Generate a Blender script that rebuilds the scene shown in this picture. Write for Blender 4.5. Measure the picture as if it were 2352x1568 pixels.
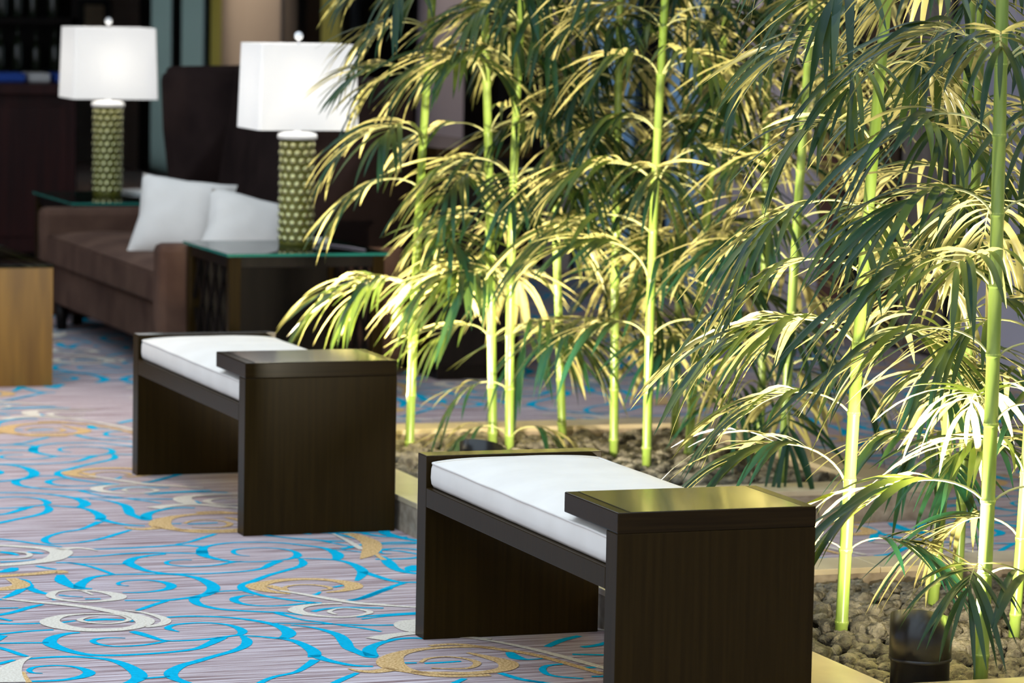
import bpy, bmesh, math, random
from mathutils import Vector, Matrix, noise

for o in list(bpy.data.objects):
    bpy.data.objects.remove(o, do_unlink=True)
scene = bpy.context.scene
COL = scene.collection
R = math.radians

# ------------------------------------------------------------------ camera
A, PITCH, ROLL, CAMH = 0.3475, 0.1017, 0.0193, 1.63359
def build_camera():
    r0 = Vector((math.cos(A), -math.sin(A), 0))
    f = Vector((math.sin(A) * math.cos(PITCH), math.cos(A) * math.cos(PITCH), -math.sin(PITCH)))
    u0 = Vector((math.sin(A) * math.sin(PITCH), math.cos(A) * math.sin(PITCH), math.cos(PITCH)))
    rt = r0 * math.cos(ROLL) + u0 * math.sin(ROLL)
    up = -r0 * math.sin(ROLL) + u0 * math.cos(ROLL)
    m = Matrix((rt, up, -f)).transposed().to_4x4()
    m.translation = Vector((0, 0, CAMH))
    cd = bpy.data.cameras.new('camera')
    cd.sensor_width = 36.0
    cd.sensor_fit = 'HORIZONTAL'
    cd.lens = 8268.0 / 2352.0 * 36.0
    cd.clip_start = 0.1
    cd.clip_end = 200
    cd.dof.use_dof = True
    cd.dof.focus_distance = 8.3
    cd.dof.aperture_fstop = 5.6
    co = bpy.data.objects.new('camera', cd)
    co.matrix_world = m
    COL.objects.link(co)
    scene.camera = co
build_camera()

# ------------------------------------------------------------------ world, exposure
w = bpy.data.worlds.new('daylight')
scene.world = w
w.use_nodes = True
bg = w.node_tree.nodes['Background']
wn_, wl_k = w.node_tree.nodes, w.node_tree.links
_tc = wn_.new('ShaderNodeTexCoord')
_sx = wn_.new('ShaderNodeSeparateXYZ')
wl_k.new(_tc.outputs['Generated'], _sx.inputs[0])
_cr = wn_.new('ShaderNodeValToRGB')
_e = _cr.color_ramp.elements
_e[0].position = 0.0
_e[0].color = (0.46, 0.50, 0.56, 1)
_e[1].position = 0.85
_e[1].color = (0.70, 0.85, 1.0, 1)
wl_k.new(_sx.outputs[2], _cr.inputs[0])
wl_k.new(_cr.outputs[0], bg.inputs[0])
bg.inputs[1].default_value = 1.9
scene.view_settings.view_transform = 'Standard'
scene.view_settings.look = 'None'
scene.view_settings.gamma = 1.0
scene.view_settings.use_curve_mapping = False
scene.view_settings.exposure = 0.08

def add_light(name, kind, loc, energy, color, **kw):
    ld = bpy.data.lights.new(name, kind)
    ld.energy = energy
    ld.color = color
    for k, v in kw.items():
        setattr(ld, k, v)
    o = bpy.data.objects.new(name, ld)
    o.location = loc
    COL.objects.link(o)
    return o
def aim(o, target):
    d = Vector(target) - Vector(o.location)
    o.rotation_euler = d.to_track_quat('-Z', 'Y').to_euler()

UPLIGHT_W = 215.0

# ------------------------------------------------------------------ materials
MATS = {}
def principled(name, base, rough=0.5, spec=0.5, metal=0.0, **kw):
    m = bpy.data.materials.new(name)
    m.use_nodes = True
    b = m.node_tree.nodes['Principled BSDF']
    b.inputs['Base Color'].default_value = (*base, 1)
    b.inputs['Roughness'].default_value = rough
    b.inputs['Specular IOR Level'].default_value = spec
    b.inputs['Metallic'].default_value = metal
    for k, v in kw.items():
        b.inputs[k].default_value = v
    MATS[name] = m
    return m
def noisy(name, c0, c1, scale=(5, 5, 5), rough=0.5, spec=0.5, bump=0.0, detail=3.0, lo=0.35, hi=0.65, bscale=None, **kw):
    m = principled(name, c0, rough, spec, **kw)
    nt = m.node_tree
    n = nt.nodes
    l = nt.links
    b = n['Principled BSDF']
    tc = n.new('ShaderNodeTexCoord')
    mp = n.new('ShaderNodeMapping')
    mp.inputs['Scale'].default_value = scale
    l.new(tc.outputs['Object'], mp.inputs['Vector'])
    nz = n.new('ShaderNodeTexNoise')
    nz.inputs['Scale'].default_value = 1.0
    nz.inputs['Detail'].default_value = detail
    l.new(mp.outputs[0], nz.inputs['Vector'])
    cr = n.new('ShaderNodeValToRGB')
    cr.color_ramp.elements[0].position = lo
    cr.color_ramp.elements[0].color = (*c0, 1)
    cr.color_ramp.elements[1].position = hi
    cr.color_ramp.elements[1].color = (*c1, 1)
    l.new(nz.outputs[0], cr.inputs[0])
    l.new(cr.outputs[0], b.inputs['Base Color'])
    if bump:
        bp = n.new('ShaderNodeBump')
        bp.inputs['Strength'].default_value = bump
        bp.inputs['Distance'].default_value = 0.004
        if bscale:
            nb = n.new('ShaderNodeTexNoise')
            nb.inputs['Scale'].default_value = bscale
            nb.inputs['Detail'].default_value = 4
            l.new(tc.outputs['Object'], nb.inputs['Vector'])
            l.new(nb.outputs[0], bp.inputs['Height'])
        else:
            l.new(nz.outputs[0], bp.inputs['Height'])
        l.new(bp.outputs[0], b.inputs['Normal'])
    return m

noisy('espresso', (0.019, 0.0107, 0.0024), (0.026, 0.0148, 0.0033), (90, 90, 3.0), rough=0.30, spec=0.07)
noisy('espresso_h', (0.015, 0.0085, 0.0028), (0.026, 0.0150, 0.0045), (3.0, 90, 90), rough=0.20, spec=0.08)
noisy('espresso_top', (0.015, 0.0085, 0.0028), (0.026, 0.0150, 0.0045), (3.0, 90, 90), rough=0.16, spec=0.5, **{'Coat Weight': 0.8, 'Coat Roughness': 0.12})
noisy('bar_wood', (0.022, 0.0035, 0.003), (0.048, 0.009, 0.007), (25, 25, 1.5), rough=0.4, spec=0.4)
noisy('table_wood', (0.15, 0.066, 0.008), (0.25, 0.12, 0.015), (18, 18, 1.6), rough=0.35, spec=0.25)
noisy('black_wood', (0.006, 0.004, 0.003), (0.012, 0.008, 0.006), (20, 20, 2), rough=0.4, spec=0.15)
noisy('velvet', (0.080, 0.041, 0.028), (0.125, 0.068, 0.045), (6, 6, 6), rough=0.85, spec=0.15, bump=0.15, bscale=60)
noisy('velvet_shaded', (0.016, 0.009, 0.008), (0.026, 0.015, 0.013), (6, 6, 6), rough=0.9, spec=0.1)  # sofa back and wings: shade and fabric nap mixed into a darker colour
noisy('cotton', (0.78, 0.715, 0.645), (0.82, 0.755, 0.685), (9, 9, 9), rough=0.9, spec=0.1, bump=0.12)
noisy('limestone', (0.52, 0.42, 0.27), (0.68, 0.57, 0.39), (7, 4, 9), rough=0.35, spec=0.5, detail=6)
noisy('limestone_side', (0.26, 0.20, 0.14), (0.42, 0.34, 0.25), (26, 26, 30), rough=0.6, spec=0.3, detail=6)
noisy('lava', (0.075, 0.066, 0.052), (0.27, 0.24, 0.185), (28, 28, 28), rough=0.95, spec=0.15, bump=1.0, detail=5, bscale=110)
_nt = MATS['lava'].node_tree
_g = _nt.nodes.new('ShaderNodeNewGeometry')
for _n in list(_nt.nodes):
    if _n.type in ('MAPPING', 'TEX_NOISE'):
        for _l in list(_nt.links):
            if _l.to_node == _n and _l.from_node.type == 'TEX_COORD':
                _nt.links.remove(_l)
                _nt.links.new(_g.outputs['Position'], _n.inputs['Vector'])
    if _n.type == 'BUMP':
        _n.inputs['Distance'].default_value = 0.010
principled('soil', (0.03, 0.024, 0.018), 1.0, 0.1)
principled('can_black', (0.012, 0.011, 0.010), 0.28, 0.5)
noisy('stem', (0.17, 0.26, 0.035), (0.29, 0.39, 0.085), (30, 30, 5), rough=0.32, spec=0.5)
principled('stem_node', (0.40, 0.50, 0.12), 0.45, 0.4)
principled('petiole', (0.46, 0.46, 0.20), 0.5, 0.3)
principled('finial', (0.9, 0.9, 0.9), 0.15, 0.6)
principled('glass_olive', (0.58, 0.56, 0.26), 0.09, 0.9, 0.92, **{'Coat Weight': 0.8, 'Coat Roughness': 0.03})
principled('glass_olive_body', (0.115, 0.11, 0.014), 0.35, 0.25)
principled('paper', (0.8, 0.8, 0.78), 0.7, 0.2)
principled('cord', (0.25, 0.2, 0.22), 0.6, 0.3)
noisy('plaster_lilac', (0.36, 0.345, 0.43), (0.40, 0.385, 0.48), (1.2, 1.2, 1.2), rough=0.8, spec=0.2)
noisy('plaster_beige', (0.52, 0.46, 0.42), (0.58, 0.52, 0.48), (1.2, 1.2, 1.2), rough=0.8, spec=0.2)
noisy('plaster_grey', (0.16, 0.14, 0.13), (0.20, 0.18, 0.17), (1.2, 1.2, 1.2), rough=0.8, spec=0.2)
principled('frame_black', (0.006, 0.006, 0.007), 0.4, 0.4)
principled('ceiling_paint', (0.45, 0.43, 0.40), 0.9, 0.2)
noisy('drape_brown', (0.07, 0.045, 0.028), (0.10, 0.065, 0.042), (4, 30, 2), rough=0.9, spec=0.1)
noisy('drape_taupe', (0.20, 0.17, 0.15), (0.27, 0.23, 0.21), (4, 30, 2), rough=0.9, spec=0.1)
principled('jamb_red', (0.11, 0.05, 0.04), 0.5, 0.4)
principled('chrome', (0.7, 0.7, 0.75), 0.2, 0.5, 1.0)
principled('bottle_glass', (0.02, 0.03, 0.015), 0.1, 0.6)
principled('sign_blue', (0.01, 0.04, 0.3), 0.4, 0.4)
principled('panel_cream', (0.55, 0.45, 0.32), 0.7, 0.2)

def leaf_material(name, top0, top1, under, trans):
    m = bpy.data.materials.new(name)
    m.use_nodes = True
    nt = m.node_tree
    n, l = nt.nodes, nt.links
    b = n['Principled BSDF']
    geo = n.new('ShaderNodeNewGeometry')
    tc = n.new('ShaderNodeTexCoord')
    oi = n.new('ShaderNodeObjectInfo')
    nz = n.new('ShaderNodeTexNoise')
    nz.inputs['Scale'].default_value = 9.0
    l.new(tc.outputs['Object'], nz.inputs['Vector'])
    add = n.new('ShaderNodeMath')
    add.operation = 'ADD'
    l.new(nz.outputs[0], add.inputs[0])
    l.new(oi.outputs['Random'], add.inputs[1])
    mul = n.new('ShaderNodeMath')
    mul.operation = 'MULTIPLY'
    mul.inputs[1].default_value = 0.6
    l.new(add.outputs[0], mul.inputs[0])
    ct = n.new('ShaderNodeMix')
    ct.data_type = 'RGBA'
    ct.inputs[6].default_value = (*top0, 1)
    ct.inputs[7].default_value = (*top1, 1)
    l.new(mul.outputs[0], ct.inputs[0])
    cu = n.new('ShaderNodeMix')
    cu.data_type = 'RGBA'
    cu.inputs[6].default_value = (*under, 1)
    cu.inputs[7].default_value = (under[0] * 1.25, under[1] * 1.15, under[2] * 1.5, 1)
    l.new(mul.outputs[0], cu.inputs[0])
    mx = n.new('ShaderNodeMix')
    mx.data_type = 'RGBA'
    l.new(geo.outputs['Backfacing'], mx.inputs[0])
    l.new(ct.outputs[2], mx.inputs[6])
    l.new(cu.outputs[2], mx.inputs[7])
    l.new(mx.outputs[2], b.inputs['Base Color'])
    b.inputs['Roughness'].default_value = 0.30
    b.inputs['Specular IOR Level'].default_value = 0.20
    tr = n.new('ShaderNodeBsdfTranslucent')
    tr.inputs[0].default_value = (*trans, 1)
    ms = n.new('ShaderNodeMixShader')
    ms.inputs[0].default_value = 0.09
    l.new(b.outputs[0], ms.inputs[1])
    l.new(tr.outputs[0], ms.inputs[2])
    l.new(ms.outputs[0], n['Material Output'].inputs[0])
    MATS[name] = m
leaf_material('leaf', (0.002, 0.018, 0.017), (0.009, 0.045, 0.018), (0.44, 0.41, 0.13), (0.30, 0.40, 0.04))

def glass_material(name, tint, rough=0.0, alpha=0.25):
    m = bpy.data.materials.new(name)
    m.use_nodes = True
    nt = m.node_tree
    n, l = nt.nodes, nt.links
    n.remove(n['Principled BSDF'])
    t = n.new('ShaderNodeBsdfTransparent')
    t.inputs[0].default_value = (*tint, 1)
    g = n.new('ShaderNodeBsdfGlossy')
    g.inputs['Roughness'].default_value = rough
    fr = n.new('ShaderNodeFresnel')
    fr.inputs[0].default_value = 1.5
    ms = n.new('ShaderNodeMixShader')
    l.new(fr.outputs[0], ms.inputs[0])
    l.new(t.outputs[0], ms.inputs[1])
    l.new(g.outputs[0], ms.inputs[2])
    l.new(ms.outputs[0], n['Material Output'].inputs[0])
    MATS[name] = m
glass_material('table_glass', (0.62, 0.78, 0.75), 0.02)
principled('glass_edge', (0.02, 0.20, 0.155), 0.12, 0.6)
glass_material('window_glass', (0.75, 0.80, 0.84), 0.02)

def sheer_material(name, c):
    m = bpy.data.materials.new(name)
    m.use_nodes = True
    nt = m.node_tree
    n, l = nt.nodes, nt.links
    n.remove(n['Principled BSDF'])
    d = n.new('ShaderNodeBsdfDiffuse')
    d.inputs[0].default_value = (*c, 1)
    t = n.new('ShaderNodeBsdfTranslucent')
    t.inputs[0].default_value = (*c, 1)
    ms = n.new('ShaderNodeMixShader')
    ms.inputs[0].default_value = 0.6
    l.new(d.outputs[0], ms.inputs[1])
    l.new(t.outputs[0], ms.inputs[2])
    l.new(ms.outputs[0], n['Material Output'].inputs[0])
    MATS[name] = m
sheer_material('sheer_blue', (0.58, 0.78, 0.94))
sheer_material('sheer_green', (0.80, 0.88, 0.80))
sheer_material('sheer_gold', (0.85, 0.74, 0.30))

def emissive(name, base, strength, ecol=(1, 1, 1)):
    m = principled(name, base, 0.8, 0.1)
    b = m.node_tree.nodes['Principled BSDF']
    b.inputs['Emission Color'].default_value = (*ecol, 1)
    b.inputs['Emission Strength'].default_value = strength
    return m
emissive('shade_linen', (0.60, 0.60, 0.60), 0.46, (1, 0.99, 0.98))
_nt = MATS['shade_linen'].node_tree
_tl = _nt.nodes.new('ShaderNodeBsdfTranslucent')
_tl.inputs[0].default_value = (0.8, 0.79, 0.77, 1)
_mx = _nt.nodes.new('ShaderNodeMixShader')
_mx.inputs[0].default_value = 0.35
_nt.links.new(_nt.nodes['Principled BSDF'].outputs[0], _mx.inputs[1])
_nt.links.new(_tl.outputs[0], _mx.inputs[2])
_nt.links.new(_mx.outputs[0], _nt.nodes['Material Output'].inputs[0])
emissive('lens_glow', (0.9, 0.9, 0.8), 6.0, (1, 0.9, 0.7))

def carpet_ground():
    m = principled('carpet', (0.35, 0.3, 0.32), 0.95, 0.08)
    nt = m.node_tree
    n, l = nt.nodes, nt.links
    b = n['Principled BSDF']
    tc = n.new('ShaderNodeTexCoord')
    mp = n.new('ShaderNodeMapping')
    mp.inputs['Scale'].default_value = (2.2, 88, 1)
    l.new(tc.outputs['Object'], mp.inputs[0])
    nz = n.new('ShaderNodeTexNoise')
    nz.inputs['Scale'].default_value = 1.0
    nz.inputs['Detail'].default_value = 5
    nz.inputs['Roughness'].default_value = 0.65
    l.new(mp.outputs[0], nz.inputs[0])
    cr = n.new('ShaderNodeValToRGB')
    e = cr.color_ramp.elements
    e[0].position = 0.33
    e[0].color = (0.14, 0.068, 0.068, 1)
    e[1].position = 0.62
    e[1].color = (0.67, 0.59, 0.605, 1)
    e2 = cr.color_ramp.elements.new(0.47)
    e2.color = (0.42, 0.325, 0.325, 1)
    l.new(nz.outputs[0], cr.inputs[0])
    # broad yarn-lot variation
    n2 = n.new('ShaderNodeTexNoise')
    n2.inputs['Scale'].default_value = 2.2
    l.new(tc.outputs['Object'], n2.inputs[0])
    cr2 = n.new('ShaderNodeValToRGB')
    cr2.color_ramp.elements[0].color = (0.86, 0.82, 0.80, 1)
    cr2.color_ramp.elements[1].color = (1.1, 1.08, 1.12, 1)
    l.new(n2.outputs[0], cr2.inputs[0])
    mu = n.new('ShaderNodeMix')
    mu.data_type = 'RGBA'
    mu.blend_type = 'MULTIPLY'
    mu.inputs[0].default_value = 1
    l.new(cr.outputs[0], mu.inputs[6])
    l.new(cr2.outputs[0], mu.inputs[7])
    l.new(mu.outputs[2], b.inputs['Base Color'])
    n3 = n.new('ShaderNodeTexNoise')
    n3.inputs['Scale'].default_value = 420
    l.new(tc.outputs['Object'], n3.inputs[0])
    bp = n.new('ShaderNodeBump')
    bp.inputs['Strength'].default_value = 0.5
    bp.inputs['Distance'].default_value = 0.004
    l.new(n3.outputs[0], bp.inputs['Height'])
    l.new(bp.outputs[0], b.inputs['Normal'])
carpet_ground()
noisy('yarn_blue', (0.0, 0.36, 0.57), (0.0, 0.45, 0.68), (90, 90, 1), rough=0.95, spec=0.05, bump=0.4, bscale=420)
noisy('yarn_cream', (0.62, 0.53, 0.43), (0.82, 0.74, 0.63), (160, 160, 1), rough=0.95, spec=0.05, bump=0.5, bscale=420)
noisy('yarn_gold', (0.46, 0.25, 0.075), (0.84, 0.58, 0.30), (160, 160, 1), rough=0.95, spec=0.05, bump=0.5, bscale=420)

# ------------------------------------------------------------------ mesh helpers
class MB:
    def __init__(self):
        self.v = []
        self.f = []
        self.mi = []
        self.sm = []
    def add(self, verts, faces, mi=0, smooth=False):
        o = len(self.v)
        self.v += [tuple(p) for p in verts]
        for f in faces:
            self.f.append(tuple(i + o for i in f))
            self.mi.append(mi)
            self.sm.append(smooth)
        return self
    def box(self, x0, x1, y0, y1, z0, z1, mi=0, b=0.0):
        if b <= 0:
            v = [(x0, y0, z0), (x1, y0, z0), (x1, y1, z0), (x0, y1, z0), (x0, y0, z1), (x1, y0, z1), (x1, y1, z1), (x0, y1, z1)]
            f = [(0, 3, 2, 1), (4, 5, 6, 7), (0, 1, 5, 4), (1, 2, 6, 5), (2, 3, 7, 6), (3, 0, 4, 7)]
            return self.add(v, f, mi)
        bm = bmesh.new()
        bmesh.ops.create_cube(bm, size=1)
        for q in bm.verts:
            q.co = Vector(((x0 + x1) / 2 + q.co.x * (x1 - x0), (y0 + y1) / 2 + q.co.y * (y1 - y0), (z0 + z1) / 2 + q.co.z * (z1 - z0)))
        bmesh.ops.bevel(bm, geom=list(bm.edges), offset=b, segments=2, affect='EDGES', profile=0.5)
        return self.frombm(bm, mi)
    def frombm(self, bm, mi=0, smooth=False, M=None):
        bm.verts.ensure_lookup_table()
        for i, q in enumerate(bm.verts):
            q.index = i
        vs = [(M @ q.co if M else q.co.copy()) for q in bm.verts]
        fs = [tuple(q.index for q in f.verts) for f in bm.faces]
        bm.free()
        return self.add(vs, fs, mi, smooth)
    def tube(self, pts, rads, n=8, mi=0, cap=True, smooth=True):
        pts = [Vector(p) for p in pts]
        if not hasattr(rads, '__len__'):
            rads = [rads] * len(pts)
        vs, fs = [], []
        ref = None
        for i, p in enumerate(pts):
            t = (pts[min(i + 1, len(pts) - 1)] - pts[max(i - 1, 0)]).normalized()
            if ref is None:
                ref = t.orthogonal().normalized()
            ref = (ref - t * ref.dot(t)).normalized()
            s = t.cross(ref)
            for k in range(n):
                a = 2 * math.pi * k / n
                vs.append(p + (ref * math.cos(a) + s * math.sin(a)) * rads[i])
        for i in range(len(pts) - 1):
            for k in range(n):
                k2 = (k + 1) % n
                fs.append((i * n + k, i * n + k2, (i + 1) * n + k2, (i + 1) * n + k))
        if cap:
            fs.append(tuple(range(n - 1, -1, -1)))
            fs.append(tuple((len(pts) - 1) * n + k for k in range(n)))
        return self.add(vs, fs, mi, smooth)
    def lathe(self, prof, n=24, mi=0, c=(0, 0, 0), smooth=True):
        vs, fs = [], []
        for r, z in prof:
            for k in range(n):
                a = 2 * math.pi * k / n
                vs.append((c[0] + r * math.cos(a), c[1] + r * math.sin(a), c[2] + z))
        for i in range(len(prof) - 1):
            for k in range(n):
                k2 = (k + 1) % n
                fs.append((i * n + k, i * n + k2, (i + 1) * n + k2, (i + 1) * n + k))
        return self.add(vs, fs, mi, smooth)
    def mesh(self, name, mats):
        me = bpy.data.meshes.new(name)
        me.from_pydata(self.v, [], self.f)
        for mt in (mats if isinstance(mats, (list, tuple)) else [mats]):
            me.materials.append(MATS[mt])
        me.polygons.foreach_set('material_index', self.mi)
        me.polygons.foreach_set('use_smooth', self.sm)
        me.update()
        return me
    def build(self, name, mats, parent=None, loc=(0, 0, 0)):
        o = bpy.data.objects.new(name, self.mesh(name, mats))
        COL.objects.link(o)
        o.location = loc
        if parent:
            o.parent = parent
        return o
def box(name, x0, x1, y0, y1, z0, z1, mat, parent=None, b=0.0):
    return MB().box(x0, x1, y0, y1, z0, z1, 0, b).build(name, mat, parent)
def empty(name, loc=(0, 0, 0), rz=0.0):
    o = bpy.data.objects.new(name, None)
    COL.objects.link(o)
    o.location = loc
    o.rotation_euler = (0, 0, rz)
    return o
def tag(o, label, cat, group=None, kind=None):
    o['label'] = label
    o['category'] = cat
    if group:
        o['group'] = group
    if kind:
        o['kind'] = kind
    return o
def struct(o):
    o['kind'] = 'structure'
    return o
def copy_tree(o, parent=None):
    c = o.copy()
    COL.objects.link(c)
    c.parent = parent
    for ch in list(o.children):
        copy_tree(ch, c)
    return c

# ------------------------------------------------------------------ room shell
VW = 7.05                      # plane of the window wall
floor = struct(box('floor', -6, 7.3, -6, 29.6, -0.1, 0.0, 'carpet'))
ceil = struct(MB().box(-6, 4.6, 15.8, 29.6, 3.1, 3.3).box(4.6, 7.3, -2, 29.6, 3.1, 3.3).box(0.6, 3.4, 12.6, 13.2, 3.1, 3.3).build('ceiling', 'ceiling_paint'))  # unseen ceiling, slabs laid out to shade the bar and the right side
wl = struct(box('wall_left', -6.2, -6, 6, 30, 0, 3.1, 'plaster_beige'))
wb = struct(box('wall_back', -6, VW, 29.4, 29.6, 0, 3.1, 'plaster_grey'))

wr = struct(empty('wall_right', (VW, 20, 0)))
def pier(u0, u1, mat, v0=VW, dv=0.25):
    o = MB().box(v0 - VW, v0 - VW + dv, u0 - 20, u1 - 20, 0, 3.1).build('pier', mat, wr)
    return o
pier(28.43, 29.4, 'plaster_beige')
pier(24.28, 25.84, 'plaster_beige', VW - 0.02)
pier(23.94, 24.28, 'plaster_grey')
pier(19.53, 21.28, 'plaster_lilac', VW)
pier(18.55, 18.96, 'plaster_beige')
pier(15.23, 16.59, 'plaster_lilac')
pier(11.0, 13.92, 'plaster_lilac')
pier(-2.0, 11.0, 'plaster_beige')

def window(name, u0, u1, posts, panes):
    wn = struct(empty(name, (VW, (u0 + u1) / 2, 0)))
    c = (u0 + u1) / 2
    for a, b in posts:
        MB().box(0.0, 0.05, a - c, b - c, 0, 3.1).build('mullion', 'frame_black', wn)
    for a, b in panes:
        MB().box(0.03, 0.042, a - c, b - c, 0.06, 3.1).build('pane', 'window_glass', wn)
    MB().box(0.02, 0.14, u0 - c, u1 - c, 0.0, 0.06).build('sill', 'frame_black', wn)
    return wn
window('window_1', 25.84, 28.43, [(28.0, 28.43), (27.11, 27.38), (26.18, 26.39)], [(27.38, 28.0), (26.39, 27.11), (25.84, 26.18)])
window('window_2', 21.28, 23.94, [(23.70, 23.94), (22.69, 22.89), (21.28, 21.36)], [(22.89, 23.70), (21.36, 22.69)])
window('window_3', 16.59, 18.55, [(17.16, 17.58), (16.59, 16.68), (18.46, 18.55)], [(17.58, 18.46), (16.68, 17.16)])
window('window_4', 13.92, 15.23, [(14.85, 15.04)], [(13.92, 14.85)])
struct(box('trim_1', VW - 0.03, VW + 0.2, 15.04, 15.23, 0, 3.1, 'jamb_red'))
struct(box('trim_2', VW - 0.30, VW + 0.02, 18.96, 19.53, 0, 3.1, 'black_wood'))

def curtain(u0, u1, mat, label, v=None, amp=0.006, wl_=0.09):
    v = v if v is not None else VW - 0.012
    m = MB()
    n = max(8, int((u1 - u0) / wl_ * 8))
    vs, fs = [], []
    for i in range(n + 1):
        u = u0 + (u1 - u0) * i / n
        d = amp * math.sin(2 * math.pi * (u - u0) / wl_) + 0.006 * math.sin(u * 17)
        vs += [(d, u - u0, 0.02), (d, u - u0, 3.0), (d + 0.004, u - u0, 3.0), (d + 0.004, u - u0, 0.02)]
    for i in range(n):
        a, b = 4 * i, 4 * (i + 1)
        fs += [(a, a + 1, b + 1, b), (a + 3, b + 3, b + 2, a + 2), (a + 1, a + 2, b + 2, b + 1), (a, b, b + 3, a + 3)]
    m.add(vs, fs, 0, True)
    o = m.build('curtain', mat, None, (v, u0, 0))
    tag(o, label, 'curtain', 'curtains along the window wall')
    return o
curtain(27.40, 27.98, 'sheer_green', 'pale grey-green sheer curtain at the far end of the window wall')
curtain(26.42, 27.08, 'sheer_green', 'grey-green sheer curtain just left of the mustard yellow strip')
curtain(25.86, 26.17, 'sheer_gold', 'narrow mustard yellow curtain beside the beige pier')
curtain(23.36, 23.69, 'drape_brown', 'narrow dark brown drape above the near lamp')
curtain(22.92, 23.33, 'sheer_gold', 'narrow olive sheer curtain beside the steel-blue window')
curtain(17.62, 18.44, 'sheer_blue', 'pale blue sheer curtain behind the middle bamboo stems')
curtain(16.70, 17.14, 'sheer_blue', 'narrow pale blue sheer curtain next to the lilac wall')
curtain(14.44, 14.84, 'drape_brown', 'dark brown drape beside the black door post')
curtain(13.95, 14.41, 'drape_taupe', 'grey-beige drape behind the right-hand bamboo')
o = MB().tube([(VW - 0.12, 13.7, 1.09), (VW - 0.12, 14.85, 1.09)], 0.012, 10).tube([(VW - 0.12, 13.8, 1.09), (VW, 13.8, 1.09)], 0.008, 8).tube([(VW - 0.12, 14.8, 1.09), (VW, 14.8, 1.09)], 0.008, 8).build('handrail', 'chrome')
tag(o, 'thin metal rail running in front of the brown drape', 'rail')

def fill_downlight(x, y, energy, tgt, label, size=R(60)):  # added fill lights out of view, dressed as ceiling fixtures
    t = empty('unseen_fill_light', (x, y, 3.1))
    tag(t, label, 'light', 'added fill lights out of view')
    MB().lathe([(0.09, -0.004), (0.09, 0.0), (0.07, 0.0), (0.065, -0.003), (0.07, -0.006), (0.09, -0.004)], 28).build('trim_ring', 'chrome', t)
    MB().lathe([(0.0, -0.001), (0.066, -0.001)], 28).build('lens', 'lens_glow', t)
    L = add_light('fill_lamp', 'SPOT', (x, y, 3.08), energy, (1.0, 0.80, 0.58), spot_size=size, spot_blend=0.8, shadow_soft_size=0.07)
    aim(L, tgt)
fill_downlight(2.0, 12.9, 170, (2.1, 12.2, 0), 'added fill light over the carpet left of the farther bench', R(80))
fill_downlight(6.0, 25.2, 220, (7.05, 25.0, 1.7), 'added fill light washing the far beige pier', R(60))
fill_downlight(5.9, 20.4, 160, (7.05, 20.4, 1.6), 'added fill light washing the bluish wall behind the sofa', R(52))
fill_downlight(5.9, 15.9, 130, (7.05, 15.9, 1.6), 'added fill light washing the lilac wall behind the bamboo', R(52))

# ------------------------------------------------------------------ carpet scrollwork (tufted inlay)
F = 8268.0
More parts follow.
